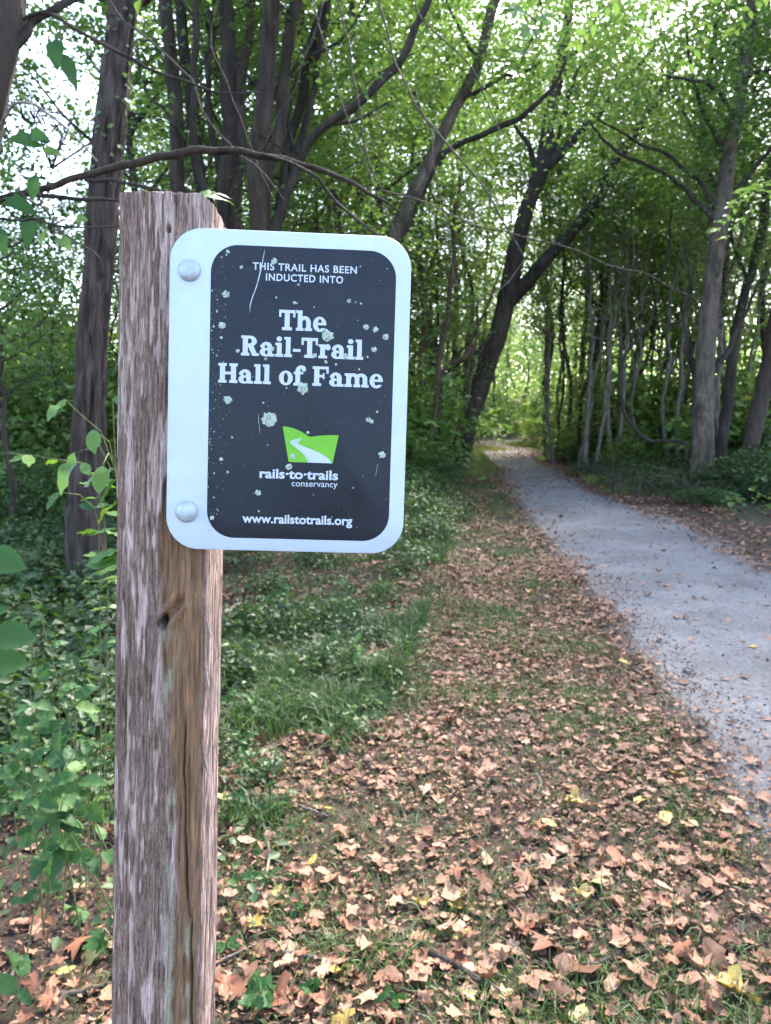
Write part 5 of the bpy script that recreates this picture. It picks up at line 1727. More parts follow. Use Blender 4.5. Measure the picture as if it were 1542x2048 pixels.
# right bank
for (px, py, k_, sc_) in [(1100, 890, 0, 1.0), (1130, 905, 2, 1.0), (1160, 925, 2, 1.0), (1185, 930, 1, 1.0), (1150, 898, 0, 1.5), (1200, 905, 2, 1.4), (1235, 930, 0, 1.3), (1270, 945, 2, .9), (1250, 905, 2, 1.5), (1300, 915, 0, 1.5), (1330, 940, 0, 1.2), (1360, 955, 3, 1.0), (1340, 905, 2, 1.6), (1385, 920, 0, 1.4), (1300, 975, 3, .8), (1350, 990, 3, .7), (1215, 955, 3, .8), (1440, 995, 1, .75), (1475, 1000, 0, .8), (1430, 1012, 1, .45), (1505, 990, 0, .9), (1540, 1005, 1, .8), (1460, 950, 0, 1.2), (1520, 945, 2, 1.2), (1570, 960, 0, 1.3), (1600, 1000, 0, 1.0), (1390, 1012, 1, .45), (1500, 905, 0, 1.8), (1560, 900, 2, 1.8), (1430, 900, 2, 1.7), (1115, 880, 4, 1.9), (1170, 882, 4, 2.0)]:
    p_ = G(px, py)
    bush(k_, p_[0], p_[1], sc_, 'dark green bush on the shaded bank right of the trail', 'bushes on the right bank')


# taller shrubs filling the wood behind (thicket, behind the sign, far left)
r = np.random.default_rng(79)
for q in range(48):
    if (q % 4 == 3 and q > 20) or (q % 4 == 0 and q > 24):
        continue
    px = (r.uniform(1120, 1600), r.uniform(560, 900), r.uniform(-150, 420), r.uniform(930, 1130))[q % 4]
    Y = (r.uniform(19, 34), r.uniform(17, 32), r.uniform(14, 32), r.uniform(42, 56))[q % 4]
    lab, grp = (('tall leafy shrub under the thin trunks of the right thicket', 'tall shrubs in the right thicket'), ('tall leafy shrub in the wood behind the sign', 'tall shrubs behind the sign'), ('tall leafy shrub in the wood at far left', 'tall shrubs at far left'), ('tall leafy shrub past the trail bend', 'tall shrubs past the bend'))[q % 4]
    bush((2, 4, 4, 2)[(q // 4) % 4], (px - 771) / FPX * Y, Y, r.uniform(2.0, 3.2), lab, grp)
# leafy undergrowth of the wood floor (one uncountable mass)
n = 60000
Y = 11 + 40 * r.random(n) ** 1.2
X = (r.uniform(-250, 1800, n) - 771) / FPX * Y
d2 = np.full(n, 99.0)
for (ax, ay), (bx, by) in zip(FAR_C[:-1], FAR_C[1:]):
    t = np.clip(((X - ax) * (bx - ax) + (Y - ay) * (by - ay)) / ((bx - ax) ** 2 + (by - ay) ** 2), 0, 1)
    d2 = np.minimum(d2, np.hypot(X - ax - t * (bx - ax), Y - ay - t * (by - ay)))
k = ((X < xlu(Y) - .3) | (X > xru(Y) + .6)) & (d2 > 2.4) & (fbm(X * .5, Y * .5, 81, 3) > .42)
X, Y = X[k], Y[k]
n = len(X)
P = np.c_[X, Y, hgt(X, Y) + 1.1 * r.random(n) ** 1.6 * vn(X * .8, Y * .8, 82)]
N = np.c_[r.normal(0, .5, (n, 2)), np.ones(n)]
L = r.uniform(.06, .13, n)
V, F = leaf_arrays(P, N, r.normal(0, 1, (n, 3)) * [1, 1, .3], L, L * .75)
o = obj('undergrowth', mesh('undergrowth', V, F, M['leaf_mid']))
tag(o, 'low green undergrowth covering the floor of the wood', 'undergrowth', kind='stuff')


# ---- blades: grass and feathery herbs
def blades(name, label, X, Y, hmin, hmax, wd, mat, r_, lean=0.5, leafy=False):
    n_ = len(X)
    Z = hgt(X, Y)
    h = r_.uniform(hmin, hmax, n_)
    a_ = r_.uniform(0, 6.28, n_)
    d_ = np.c_[np.cos(a_), np.sin(a_)]
    s_ = np.c_[-d_[:, 1], d_[:, 0]]
    ln = np.abs(r_.normal(0, lean, n_)) + 0.1
    w_ = wd * r_.uniform(0.6, 1.4, n_)
    B = np.c_[X, Y, Z - 0.005]
    m1 = B + np.c_[d_ * (h * ln * .35)[:, None], h * .6]
    tp = B + np.c_[d_ * (h * ln)[:, None], h * np.clip(1 - ln * .35, .35, 1)]
    s3 = np.c_[s_, np.zeros(n_)] * w_[:, None]
    V = np.stack([B - s3 * .5, B + s3 * .5, m1 + s3 * .5, m1 - s3 * .5, tp], 1).reshape(-1, 3)
    b0 = np.arange(n_)[:, None] * 5
    o = obj(name, mesh(name, V, [b0 + np.array([[0, 1, 2, 3]]), b0 + np.array([[3, 2, 4]])], mat))
    tag(o, label, 'grass', kind='stuff')
    return o


r = np.random.default_rng(91)
n = 230000
y = 0.4 + 15 * r.random(n) ** 1.6
x = xlu(y) - 0.4 + (xl(y) + 0.08 - xlu(y) + 0.4) * r.random(n)
dens = sstep(0.44, 0.66, fbm(x * 2.3, y * 2.3, 20, 3)) * 0.84 + 0.16
dens *= 1 - 0.8 * sstep(0.45, 0.0, xl(y) - x)
k = r.random(n) < dens
blades('grass', 'short patchy grass growing between fallen leaves on the verge', x[k], y[k], 0.015, 0.075, 0.0032, M['grass'], r, 0.8)
# grass by the bend, sunlight put into its paler colour
n = 16000
def clump(px, py, sx, sy, n_):
    c_ = G(px, py)
    return np.c_[r.normal(c_[0], sx, n_), r.normal(c_[1], sy, n_), np.zeros(n_)]


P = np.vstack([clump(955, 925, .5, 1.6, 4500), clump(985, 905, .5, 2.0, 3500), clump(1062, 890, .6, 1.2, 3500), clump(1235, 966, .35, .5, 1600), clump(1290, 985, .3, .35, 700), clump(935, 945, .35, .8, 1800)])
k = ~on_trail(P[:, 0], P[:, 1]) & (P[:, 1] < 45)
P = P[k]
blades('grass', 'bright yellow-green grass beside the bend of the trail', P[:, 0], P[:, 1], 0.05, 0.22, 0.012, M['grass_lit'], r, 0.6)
# thicker grassy herb mound right of the post
n = 34000
cx, cy0 = G(620, 1400)[:2]
X = np.concatenate([r.normal(G(600, 1360)[0], .42, n // 2), r.normal(G(560, 1330)[0], .55, n // 4), r.normal(G(720, 1330)[0], .30, n // 4)])
Y = np.concatenate([r.normal(G(600, 1375)[1], .34, n // 2), r.normal(G(560, 1330)[1], .35, n // 4), r.normal(G(720, 1340)[1], .22, n // 4)])
k = (fbm(X * 3, Y * 3, 33, 3) + .25 * (fbm(X * 9, Y * 9, 34, 2) - .5) > 0.47) & (X < xlu(Y) + .25 * vn(X * 6, Y * 6, 35)) & (X > -1.6)
blades('grass', 'lush dark green mound of fine grass right of the post', X[k], Y[k], 0.03, 0.21, 0.0045, M['leaf_herb'], r, 0.9)
n = 30000
Y = 2.6 + 6.5 * r.random(n)
X = xlu(Y) - np.abs(r.normal(0, 0.55, n)) + 0.15
k = fbm(X * 1.8, Y * 1.8, 37, 3) > 0.48
blades('grass', 'tufts of fine green grass along the edge of the undergrowth', X[k], Y[k], 0.04, 0.16, 0.005, M['leaf_herb'], r, 0.8)

# ---- low broadleaf ground cover (uncountable)
n = 18000
Y = 2.0 + 15 * r.random(n) ** 1.3
w_ = r.random(n)
X = np.where(w_ < .75, xlu(Y) + 0.25 - np.abs(r.normal(0, 2.2, n)), xru(Y) + np.abs(r.normal(0, 2.5, n)))
k = (fbm(X * 1.5, Y * 1.5, 44, 3) > 0.47) & (np.abs(X - (-2.3)) + np.abs(Y - 6.1) > 0.4) & ~((X > xl(Y) - .3) & (X < xr(Y) + 1.0))
k &= ~((Y < 3.3) & (r.random(n) < .55))
X, Y = X[k], Y[k]
n = len(X)
P = np.c_[X, Y, hgt(X, Y) + 0.02 + 0.16 * r.random(n) ** 1.5]
N = np.c_[r.normal(0, .45, (n, 2)), np.ones(n)]
L = r.uniform(.022, .055, n)
V, F = leaf_arrays(P, N, r.normal(0, 1, (n, 3)) * [1, 1, .25], L, L * .75)
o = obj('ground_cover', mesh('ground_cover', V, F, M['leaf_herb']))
tag(o, 'low green leafy ground cover at the foot of the undergrowth', 'ground cover', kind='stuff')

# ---- dry brush on the right bank
bag = Bag()
for q in range(420):
    p_ = G(r.uniform(1140, 1560), r.uniform(905, 1012))
    if p_[0] < xru(p_[1]) - .2:
        continue
    a_ = r.uniform(0, 6.28)
    ln = r.uniform(.4, 1.5)
    path = catmull([p_ + [0, 0, r.uniform(0, .2)], p_ + [math.cos(a_) * ln * .5, math.sin(a_) * ln * .5, r.uniform(.1, .5)], p_ + [math.cos(a_) * ln, math.sin(a_) * ln, r.uniform(0, .7)]], 6)
    V, fs = tube(path, np.linspace(.008, .003, 6), 4)
    bag.add(V, fs)
o = obj('dry_brush', bag.mesh('dry_brush', M['twig_dark']))
tag(o, 'tangle of dead brush on the dark bank below the right thicket', 'brush', kind='stuff')

# ================================================================= FOREGROUND PLANTS (every leaf its own)
def plant(name, label, base, stems, leaves, r_, group=None, mat='stem'):
    """stems: list of world point lists; leaves: per stem (meshes, n, size, t0, style)"""
    base = np.array(base, float)
    e_ = empty(name, base)
    tag(e_, label, 'plant', group)
    for pts, (ms, nl, size, t0, style) in zip(stems, leaves):
        path = catmull(np.array(pts, float), 24)
        V, fs = tube(path, np.linspace(.0028, .0011, 24), 5)
        obj('stem', mesh('stem', V - base, fs, M[mat], True), e_)
        T = unit(np.gradient(path, axis=0))
        for q in range(nl):
            t = t0 + (1 - t0) * (q // 2 * 2 + (0.4 if q % 2 else 0)) / max(nl - 1, 1)
            i_ = min(int(t * 23), 23)
            d_ = T[i_]
            sd = unit(np.cross(d_, [0.0, 0, 1.0]) + 1e-6)
            if q == nl - 1:
                D = d_ + [0, 0, -.2]
            else:
                D = sd * (1 if q % 2 else -1) + d_ * 0.45 + [0, 0, -.25] + r_.normal(0, .18, 3)
            if style == 'face':
                N = np.array([r_.normal(0, .5), -0.5 + r_.normal(0, .4), .8])
            else:
                N = np.array([r_.normal(0, .3), r_.normal(0, .3) - .2, 1.0])
            put_leaf(ms, path[i_], D, N, size * r_.uniform(.75, 1.15), e_, base, r_)
    return e_


def gz(p_):
    return np.array([p_[0], p_[1], float(hgt(p_[0], p_[1]))])


def stem_to(base, tip, bulge=0.1, r_=None):
    base, tip = np.asarray(base), np.asarray(tip)
    m1 = base * .65 + tip * .35 + np.array([0, 0, bulge])
    m2 = base * .25 + tip * .75 + np.array([0, 0, bulge * 1.1])
    return [base, m1, m2, tip]


r = np.random.default_rng(121)
# shrub with long bright leaflets, right behind the post on its left
b = gz(W(215, 1500, 1.75))
tips = [(130, 800, 1.45), (185, 860, 1.42), (205, 930, 1.45), (150, 905, 1.5), (225, 800, 1.5)]
st, lv = [], []
for (px, py, Y) in tips:
    a_ = W(232, 955, 1.6)
    st.append([b, b * .5 + a_ * .5 + [0.02, .02, 0], a_, W(px, py, Y)])
    lv.append((LM['lit'], 5, .085, .72, 'face'))
plant('leaflet_shrub', 'shrub with bright long leaflets just behind the left side of the post', b, st, lv, r)
# arching stem with a row of oval leaflets
b = gz(W(190, 1560, 2.3))
plant('arching_plant', 'arching stem carrying a horizontal row of oval leaflets left of the furrowed trunk', b, [[b, W(215, 1200, 2.2), W(190, 960, 2.0), W(110, 918, 1.9), (W(-10, 905, 1.8))], [b, W(200, 1250, 2.2), W(190, 1020, 2.1), W(120, 985, 2.0)]], [(LM['lit'], 16, .062, .52, 'up'), (LM['oval'], 9, .06, .7, 'face')], r)
# big toothed leaves entering at the left edge
b = gz(W(-160, 1700, 1.5))
e_ = plant('toothed_plant', 'plant with big toothed half-browned leaves entering at the left edge', b, [[b, W(-150, 1400, 1.3), W(-70, 1250, 1.15), W(-20, 1240, 1.12)], [b, W(-150, 1300, 1.3), W(-70, 1140, 1.15), W(-30, 1110, 1.12)]], [(LM['serr'], 2, .06, .5, 'face'), (LM['serr'], 2, .06, .5, 'face')], r)
for (px, py, L, dx, dz) in ((-22, 1268, .072, 1, -.02), (-28, 1325, .064, 1, .12), (-40, 1110, .074, 1, -.25), (-35, 1225, .035, 1, .3)):
    put_leaf(LM['serr'], W(px, py, 1.12), (dx, -.1, dz), (.0, -0.75, .65), L, e_, b, r, 1.1)
# oval-leaved shrubs, left of the post
for q, (bp, tl, lab) in enumerate((
    ((150, 1420, 2.6), [(60, 1175, 2.6, .055), (35, 1200, 2.6, .055), (110, 1245, 2.5, .06), (170, 1290, 2.5, .065), (215, 1270, 2.5, .07), (130, 1300, 2.5, .055)], 'oval-leaved seedling with spaced leaves below the furrowed tree'),
    ((90, 1600, 2.25), [(60, 1380, 2.15, .075), (120, 1340, 2.15, .075), (150, 1370, 2.1, .075), (70, 1420, 2.1, .085), (20, 1400, 2.1, .075)], 'oval-leaved shrub with broad dark leaves at the left edge'),
    ((110, 1720, 2.0), [(60, 1500, 1.95, .075), (110, 1510, 1.9, .08), (150, 1500, 1.9, .085), (165, 1545, 1.9, .085), (90, 1550, 1.85, .08), (40, 1560, 1.85, .08), (140, 1580, 1.85, .075)], 'drooping oval-leaved shrub, lowest of those beside the post'),
    ((205, 1600, 2.4), [(195, 1420, 2.35, .07), (215, 1470, 2.3, .065), (180, 1500, 2.3, .06)], 'small leafy shrub tucked against the left side of the post'),
    ((0, 1600, 2.3), [(10, 1430, 2.3, .075), (-10, 1500, 2.2, .08), (20, 1540, 2.2, .075)], 'leafy shrub cut by the left edge of the picture'))):
    b = gz(W(bp[0], bp[1], bp[2]))
    st = [stem_to(b + [r.normal(0, .10), r.normal(0, .08), 0], W(px, py, Y), .06) for (px, py, Y, s_) in tl]
    plant('oval_leaved_shrub', lab, b, st, [(LM['oval'], 6, t_[3], .5, 'face') for t_ in tl], r, 'oval-leaved shrubs left of the post')
# small trifoliate seedlings
for (px, py, s_, ms, lab) in (
    (78, 1770, .06, 'oval', 'three-leaved seedling on the bare litter at lower left'),
    (180, 1800, .045, 'oval', 'small dark seedling beside the yellow leaf left of the post'),
    (140, 1700, .04, 'oval', 'pale green seedling above the three-leaved one'),
    (215, 1640, .05, 'oval', 'leafy seedling touching the left edge of the post'),
    (25, 2010, .07, 'oval', 'broad-leaved seedling in the lower left corner'),
    (215, 1880, .05, 'ivy', 'dark ivy seedling behind the post near the bottom'),
    (500, 1985, .055, 'ivy', 'pointed ivy seedling right of the post bottom, nearer the post'),
    (550, 1990, .06, 'ivy', 'pointed ivy seedling beside the round tan leaf'),
    (610, 1960, .045, 'ivy', 'small ivy seedling under the short pale stick'),
    (528, 1735, .05, 'oval', 'dark seedling growing against the curved pale stick'),
    (580, 1800, .04, 'oval', 'tiny dark seedling below the curved pale stick'),
    (445, 1870, .045, 'oval', 'bright green seedling at the right edge of the post'),
    (800, 1985, .05, 'lance', 'pale green two-leaved sprout near the bottom'),
    (770, 2010, .03, 'lance', 'tiny pale sprout beside the two-leaved sprout'),
    (480, 1480, .05, 'oval', 'leafy plant right of the post under the grass mound'),
    (520, 1530, .05, 'ivy', 'ivy-leaved plant below the grass mound'),
    (560, 1600, .045, 'ivy', 'ivy-leaved plant beside the top of the curved stick'),
    (470, 1600, .05, 'ivy', 'dark ivy-leaved plant hugging the post at right'),
    (520, 1420, .06, 'oval', 'broad-leaved plant in front of the grass mound'),
    (450, 1400, .05, 'oval', 'yellow-green sprig at the right edge of the post'),
    (735, 1320, .10, 'lit', 'tall plant with large pale leaves on the grass mound'),
    (560, 1360, .055, 'lit', 'plant with small pale leaves in the grass mound'),
    (640, 1260, .05, 'oval', 'leafy weed above the grass mound'),
    (820, 1110, .09, 'lit', 'light green weed under the sign corner'),
    (870, 1100, .08, 'lit', 'light green weed at the edge of the verge'),
    (700, 1180, .07, 'oval', 'leafy weed below the middle of the sign'),
    (560, 1170, .07, 'oval', 'leafy weed below the left part of the sign')):
    b = gz(G(px, py + 30 * (1 if py < 1500 else .6)))
    n_ = 3 if ms in ('oval', 'lance') and py > 1600 else 4
    st, lv = [], []
    for q in range(1 if n_ == 3 else 2):
        a_ = r.uniform(0, 6.28)
        hh = s_ * r.uniform(1.0, 1.7) * (1.6 if py < 1450 else 1)
        tip = b + [math.cos(a_) * s_ * .7, math.sin(a_) * s_ * .7 - .02, hh]
        st.append([b - [0, 0, .01], b * .5 + tip * .5 + [0, 0, .01], tip])
        lv.append((LM[ms], 5 if n_ == 4 else 4, s_ * 1.05, .55, 'face'))
    plant('seedling', lab, b, st, lv, r, 'seedlings on the forest floor')
# leaf sprig peeking over the top of the post
b = gz(W(395, 1400, 1.3))
e_ = plant('post_top_sprig', 'thin stem with dark leaves peeking from behind the post top', b, [[b, W(385, 900, 1.15), W(395, 600, 1.05), W(400, 450, 1.0), W(415, 396, 1.0)]], [(LM['lance'], 2, .02, .9, 'up')], r)
for (px, py, L, dx) in ((392, 392, .048, 1), (415, 388, .032, 1), (400, 390, .04, -1)):
    put_leaf(LM['lance'], W(px, py, 1.0), (dx, .3, .06), (0, -.55, 1), L, e_, b, r, 1.2)

# ================================================================= LEAF LITTER
kinds = ['sycamore', 'bit', 'maple', 'oval', 'bit', 'bit', 'sycamore', 'oval']
HI = [lobed_leaf('', None, kinds[q % 8], 500 + q, (0.15, 0.28, 0.42)[q % 3], True, True, (0, 1.2, 2.6, 0.5)[q % 4]) for q in range(24)]
LO = [lobed_leaf('', None, kinds[q % 8], 600 + q, (0.12, 0.25, 0.4)[q % 3], False, False, (0, 1.0, 2.2)[q % 3]) for q in range(12)]
r = np.random.default_rng(131)


def scatter(n, yr, pw, xa, xb):
    y_ = yr[0] + (yr[1] - yr[0]) * r.random(n) ** pw
    a_, b_ = xa(y_), xb(y_)
    return a_ + (b_ - a_) * r.random(n), y_


pts = []
# verge: thick
x, y = scatter(20500, (0.3, 7.5), 1.0, lambda y_: xlu(y_) - .25, lambda y_: xl(y_) + .02 + .25 * r.random(len(y_)) ** 3)
pts.append((x, y, 0, 0.020 + 0.058 * r.random(len(x)) ** 3.2))
x, y = scatter(12500, (6.5, 26), 1.25, lambda y_: xlu(y_) - .2, lambda y_: xl(y_) + .4 * r.random(len(y_)) ** 3)
pts.append((x, y, 0, 0.045 + 0.05 * r.random(len(x)) ** 1.8))
# left forest floor
x, y = scatter(10500, (0.3, 9), 1.3, lambda y_: xlu(y_) - 3.2 - .2 * y_, lambda y_: xlu(y_))
pts.append((x, y, np.where(x > -0.55, 0, 1), 0.030 + 0.055 * r.random(len(x)) ** 2.2))
# right shoulder
x, y = scatter(9000, (5.5, 27), 1.5, lambda y_: xr(y_) - .35, lambda y_: np.maximum(xru(y_), xr(y_)) + 1.0)
pts.append((x, y, 0, 0.045 + 0.06 * r.random(len(x)) ** 1.6))
# on the trail
x, y = scatter(2600, (2.6, 27), 0.8, xl, xr)
pts.append((x, y, 2, 0.03 + 0.06 * r.random(len(x)) ** 2.0))
x, y = scatter(1300, (24, 40), 1.0, lambda y_: np.interp(y_, [24, 28, 33, 38], [3.6, 3.8, 4.4, 7]), lambda y_: np.interp(y_, [24, 28, 33, 38], [5.4, 5.6, 6.3, 10]))
pts.append((x, y, 2, 0.07 + 0.06 * r.random(len(x))))
X = np.concatenate([p_[0] for p_ in pts])
Y = np.concatenate([p_[1] for p_ in pts])
K = np.concatenate([np.zeros(len(p_[0]), int) + p_[2] for p_ in pts])
S = np.concatenate([p_[3] for p_ in pts])
patch = fbm(X * 1.5, Y * 1.5, 71, 3) * .6 + fbm(X * 4.5, Y * 4.5, 72, 2) * .4
keep = (K == 2) | (patch + r.normal(0, .09, len(X)) > 0.452)
gm = np.hypot((X - G(600, 1375)[0]) / .75, (Y - G(600, 1375)[1]) / .55) < 1
keep &= ~(gm & (r.random(len(X)) < .85))
X, Y, K, S = X[keep], Y[keep], K[keep], S[keep]
A = r.uniform(0, 6.28, len(X))
TI = r.normal(0, .17, (len(X), 2))
TI[K == 2] *= .35
Z = np.where((K == 2) | on_trail(X, Y), 0.016, hgt(X, Y)) + 0.004 + 0.024 * r.random(len(X)) * (K != 2)
# hand-placed eye-catching leaves (px, py, size, class, variant, label)
hand = [
    (1091, 1900, .125, 'tan', 1, 'largest broad tan leaf lying near the bottom right'),
    (908, 1795, .12, 'tan', 2, 'big tan leaf with curled brown base, right of the grass'),
    (1155, 1952, .12, 'tan', 4, 'curled tan leaf just below the largest broad leaf'),
    (1052, 1762, .09, 'tan', 0, 'star-shaped tan leaf above the largest broad leaf'),
    (1235, 1728, .085, 'gold', 3, 'golden brown curled leaf beside a green sprout'),
    (1150, 1612, .085, 'yellow', 5, 'pale yellow upright leaf on the verge'),
    (1330, 1642, .095, 'yellow', 3, 'long yellow leaf tip pointing to the trail'),
    (1355, 1556, .08, 'yellow', 9, 'bright yellow folded leaf standing near the gravel edge'),
    (1385, 1655, .06, 'yellow', 3, 'thin curled yellow leaf beside the long yellow one'),
    (1062, 1530, .07, 'yellow', 9, 'yellow leaf lying highest on the verge'),
    (1466, 1988, .10, 'yellow', 5, 'yellow leaf in the bottom right corner'),
    (1430, 1930, .11, 'tan', 7, 'broad pinkish leaf near the bottom right corner'),
    (1250, 1500, .08, 'tan', 8, 'broad tan leaf at the top of the verge'),
    (1400, 1945, .10, 'tan', 10, 'crumpled tan leaf left of the corner yellow leaf'),
    (560, 1932, .075, 'tan', 9, 'smooth round tan leaf right of the post bottom'),
    (625, 1722, .05, 'yellow', 3, 'small yellow leaf on the dark soil patch'),
    (665, 1755, .085, 'tan', 7, 'orange-tan lobed leaf right of the small yellow leaf'),
    (620, 1775, .075, 'brown', 2, 'dark brown curled leaf left of the orange-tan one'),
    (180, 1917, .075, 'yellow', 9, 'yellow leaf with dark spots left of the post'),
    (128, 1945, .06, 'yellow', 3, 'folded yellow leaf below the spotted one'),
    (160, 1890, .10, 'brown', 1, 'large brown lobed leaf left of the post'),
    (560, 2000, .12, 'brown', 4, 'large brown curled leaf under the ivy seedlings'),
    (450, 1980, .12, 'brown', 7, 'broad brown leaf at the right foot of the post'),
    (700, 1410, .095, 'brown', 10, 'reddish brown leaf at the edge of the grass mound'),
    (830, 1455, .075, 'brown', 5, 'slender red-brown leaf standing on edge'),
    (650, 1620, .07, 'yellow', 9, 'ochre leaf lying on a twig'),
    (1250, 1330, .07, 'yellow', 3, 'yellow-green leaf at the edge of the gravel'),
    (1505, 1300, .085, 'yellow', 9, 'pale yellow leaf lying out on the gravel'),
    (1535, 1445, .06, 'brown', 3, 'red-brown leaf on the gravel at the right edge'),
    (1060, 1190, .09, 'yellow', 5, 'yellow leaf far up on the verge'),
]
CLS = {'tan': 'fall_tan', 'gold': 'fall_brown', 'yellow': 'fall_yellow', 'brown': 'fall_brown'}
MC = {}


def leaf_mesh_of(v, cls):
    if (v, cls) not in MC:
        MC[(v, cls)] = mesh('fallen_leaf', HI[v][0], HI[v][1], M[CLS[cls]], False)
    return MC[(v, cls)]


def drop_leaf(x, y, z, s_, cls, v, a_, ti, label, group):
    o = bpy.data.objects.new('fallen_leaf', leaf_mesh_of(v, cls))
    COL.objects.link(o)
    o.location = (x, y, z)
    o.rotation_euler = (ti[0], ti[1], a_)
    o.scale = (s_, s_, s_)
    return tag(o, label, 'leaf', group)


for (px, py, s_, cls, v, lab) in hand:
    p_ = G(px, py)
    zz = 0.02 if on_trail(p_[0], p_[1]) else float(hgt(p_[0], p_[1])) + .022
    drop_leaf(p_[0], p_[1], zz, s_ * 1.05, cls, v, r.uniform(0, 6.28), (r.normal(.25, .15), r.normal(0, .2)), lab, 'fallen leaves picked out on the verge')
qx, qy, qz = project(np.c_[X, Y, Z])
size = S * FPX / qz
inf = (qx > 5) & (qx < 1537) & (qy > 0) & (qy < 2043) & ~((qx > 225) & (qx < 440)) & ~((qx > 330) & (qx < 815) & (qy < 1110))
order = np.argsort(-np.where(inf, size, -1))
top = order[:270]
rest = order[270:]
regl = {0: 'on the grassy verge', 1: 'on the shaded forest floor left of the post', 2: 'on the gravel trail'}
for i_ in top:
    w_ = r.random()
    cls = 'tan' if w_ < (.78 if K[i_] != 1 else .45) else ('brown' if w_ < (.90 if K[i_] != 1 else .94) else 'yellow')
    if cls == 'yellow' and r.random() < .5:
        cls = 'tan'
    cn = {'tan': 'dry tan fallen leaf', 'brown': 'dark brown curled fallen leaf', 'yellow': 'yellow fallen leaf'}[cls]
    reg = regl[2 if on_trail(X[i_], Y[i_]) else (1 if X[i_] < xlu(Y[i_]) else 0)]
    drop_leaf(X[i_], Y[i_], Z[i_] + .006, S[i_], cls, int(r.integers(24)), A[i_], TI[i_], cn + ' lying ' + reg, cn + ' ' + reg)


def litter_mesh(name, idx, variants, mat):
    bag = Bag()
    v_ = r.integers(0, len(variants), len(idx))
    for q, (Vv, fv) in enumerate(variants):
        s_ = idx[v_ == q]
        if not len(s_):
            continue
        ca, sa = np.cos(A[s_]), np.sin(A[s_])
        B = Vv[None] * S[s_][:, None, None]
        B = B * np.stack([r.uniform(.7, 1.1, len(s_)), r.uniform(.8, 1.1, len(s_)), r.uniform(.4, 1.6, len(s_))], -1)[:, None, :]
        z_ = B[..., 2] + B[..., 1] * TI[s_][:, 0][:, None] + B[..., 0] * TI[s_][:, 1][:, None]
        x_ = B[..., 0] * ca[:, None] - B[..., 1] * sa[:, None] + X[s_][:, None]
        y_ = B[..., 0] * sa[:, None] + B[..., 1] * ca[:, None] + Y[s_][:, None]
        Vw = np.stack([x_, y_, z_ + Z[s_][:, None]], -1).reshape(-1, 3)
        nv_ = len(Vv)
        for f_ in fv:
            (bag.F4 if f_.shape[1] == 4 else bag.F3).append((f_[None] + (np.arange(len(s_)) * nv_)[:, None, None]).reshape(-1, f_.shape[1]) + bag.n)
        bag.V.append(Vw)
        bag.n += len(Vw)
    return bag.mesh(name, mat, False)


near = rest[(qz[rest] < 5.5)]
farr = rest[(qz[rest] >= 5.5)]
# petioles would split into islands of their own colour: drop them for the joined litter
HI2 = [(v_[:-4], f_[:-1]) for v_, f_ in HI]
o = obj('leaf_litter', litter_mesh('leaf_litter', near[K[near] != 1], HI2, M['litter']))
tag(o, 'carpet of small dry tan leaves covering the verge', 'leaf litter', kind='stuff')
o = obj('leaf_litter', litter_mesh('leaf_litter', near[K[near] == 1], HI2, M['litter_dark']))
tag(o, 'old brown leaf litter on the forest floor around the post', 'leaf litter', kind='stuff')
o = obj('leaf_litter', litter_mesh('leaf_litter', farr, LO, M['litter']))
tag(o, 'fallen leaves spread along the far verge and trail', 'leaf litter', kind='stuff')
# crumbs: broken leaf bits and dry grass straw between the leaves
n = 66000
y = 0.4 + 7.4 * r.random(n) ** 1.4
x = xlu(y) - 1.8 + (xl(y) + .35 - xlu(y) + 1.8) * r.random(n)
P = np.c_[x, y, hgt(x, y) + .004 + .012 * r.random(n)]
N = np.c_[r.normal(0, .6, (n, 2)), np.ones(n)]
L = r.uniform(.008, .03, n)
V, F = leaf_arrays(P, N, r.normal(0, 1, (n, 3)) * [1, 1, .2], L, L * r.uniform(.15, .8, n))
o = obj('leaf_crumbs', mesh('leaf_crumbs', V, F, M['litter_dark']))
tag(o, 'broken leaf bits and straw scattered over the soil', 'leaf bits', kind='stuff')

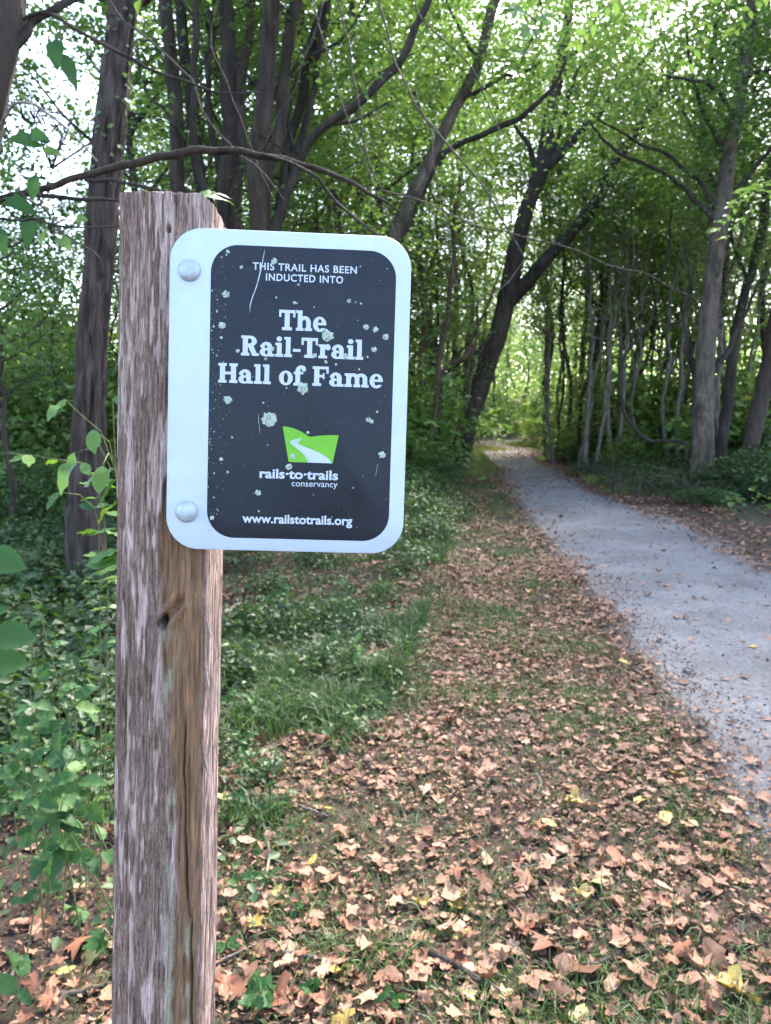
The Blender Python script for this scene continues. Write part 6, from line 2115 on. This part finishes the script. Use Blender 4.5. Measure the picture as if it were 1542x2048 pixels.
# ---- sticks on the ground
for (pp, rad, mat, lab) in (
    ([(503, 1600), (527, 1650), (538, 1705), (528, 1760), (508, 1795)], .0055, 'twig_pale', 'curved pale stick lying right of the post'),
    ([(566, 1901), (605, 1910), (648, 1921)], .005, 'twig_pale', 'short pale stick near the bottom, right of the post'),
    ([(432, 1925), (470, 1905), (515, 1884)], .004, 'twig_pale', 'thin grey stick touching the foot of the post'),
    ([(860, 1912), (920, 1945), (1012, 2002)], .011, 'bark_brown', 'thick brown root-like stick near the bottom centre'),
    ([(1165, 1936), (1200, 1932), (1242, 1912)], .003, 'twig_pale', 'thin straw-coloured stick beside the largest leaf'),
    ([(1015, 1742), (1080, 1738), (1145, 1722)], .003, 'twig_pale', 'long thin stick across the verge above the star-shaped leaf'),
    ([(1072, 1552), (1082, 1570), (1076, 1590)], .003, 'twig_pale', 'small crooked white stick on the verge'),
    ([(590, 1612), (640, 1628), (655, 1634)], .005, 'twig_pale', 'short tan stick beside the ochre leaf'),
    ([(134, 1222), (170, 1214), (230, 1208)], .013, 'twig_pale', 'pale branch lying at the base of the furrowed tree'),
    ([(72, 1335), (130, 1322), (180, 1320), (240, 1305)], .014, 'bark_dark', 'dark branch lying across the ground left of the post'),
    ([(24, 1900), (30, 1930), (22, 1960)], .006, 'bark_grey', 'short grey stick at the left edge'),
    ([(120, 2000), (170, 1990), (222, 1975)], .008, 'bark_grey', 'lichen-covered grey stick left of the post bottom'),
    ([(155, 1655), (185, 1640)], .004, 'twig_pale', 'small stick left of the post below the shrubs'),
    ([(1180, 965), (1240, 962), (1310, 965)], .035, 'bark_dark', 'dark fallen log on the shaded right bank'),
    ([(1265, 1345), (1310, 1375), (1345, 1400)], .006, 'bark_dark', 'dark twig at the edge of the gravel')):
    Q = np.array([G(*p_) for p_ in pp])
    Q[:, 2] = hgt(Q[:, 0], Q[:, 1]) + rad + .014
    rr = np.random.default_rng(abs(hash(lab)) % 1000 if False else len(lab))
    C = catmull(np.c_[Q, np.full(len(Q), rad)], 22)
    C[:, 2] += rr.normal(0, .0015, 22)
    V, fs = tube(C[:, :3], C[:, 3] * np.linspace(1, .65, 22), 8, rough_disp(900 + len(lab)))
    c0 = Q[len(Q) // 2].copy()
    o = obj('stick', mesh('stick', V - c0, fs, M[mat], True), None, c0)
    tag(o, lab, 'stick', 'sticks on the ground')

# ---- tell the look-alikes apart by their order in the picture
def ordinal(n_):
    w_ = ['first', 'second', 'third', 'fourth', 'fifth', 'sixth', 'seventh', 'eighth', 'ninth', 'tenth']
    if n_ <= 10:
        return w_[n_ - 1]
    return '%d%s' % (n_, 'th' if 10 < n_ % 100 < 14 else {1: 'st', 2: 'nd', 3: 'rd'}.get(n_ % 10, 'th'))


order_of = {'tall crowned trees of the wood': 'tall crowned tree of the wood, %s from the left by its foot', 'pole-thin saplings right of the trail': 'pole-thin sapling right of the trail, %s from the left by its foot', 'pole-thin saplings near the leaning tree': 'pole-thin sapling between sign and leaning tree, %s from the left', 'weeds on the mound': 'broad-leaved weed on the green mound below the sign, %s from the left', 'weeds left of the post': 'low leafy weed on the shaded floor left of the post, %s from the left', 'young trees in the right thicket': 'thin young tree of the right thicket, %s from the left by its foot', 'trees past the trail bend': 'distant tree past the trail bend, %s from the left', 'young trees behind the sign': 'young tree of the wood behind sign and leaning tree, %s from the left', 'young trees behind the clump': 'young tree behind the many-stemmed clump, %s from the left', 'low trees at the far left': 'low leafy tree around the furrowed trunk, %s from the left', 'bushes around the furrowed tree': 'dense bush around the furrowed tree, %s from the left', 'bushes along the left verge': 'leafy bush between sign and leaning tree, %s from the left', 'bushes on the right bank': 'dark bush on the shaded right bank, %s from the left', 'tall shrubs in the right thicket': 'tall shrub under the thin trunks of the right thicket, %s from the left', 'tall shrubs behind the sign': 'tall shrub in the wood behind the sign, %s from the left', 'tall shrubs at far left': 'tall shrub in the wood left of the sign, %s from the left', 'tall shrubs past the bend': 'tall shrub past the trail bend, %s from the left'}
for g_, fmt in order_of.items():
    os_ = [o for o in COL.objects if o.parent is None and o.get('group') == g_]
    os_.sort(key=lambda o: project(np.array(o.location))[0])
    for i_, o in enumerate(os_):
        o['label'] = fmt % ordinal(i_ + 1)
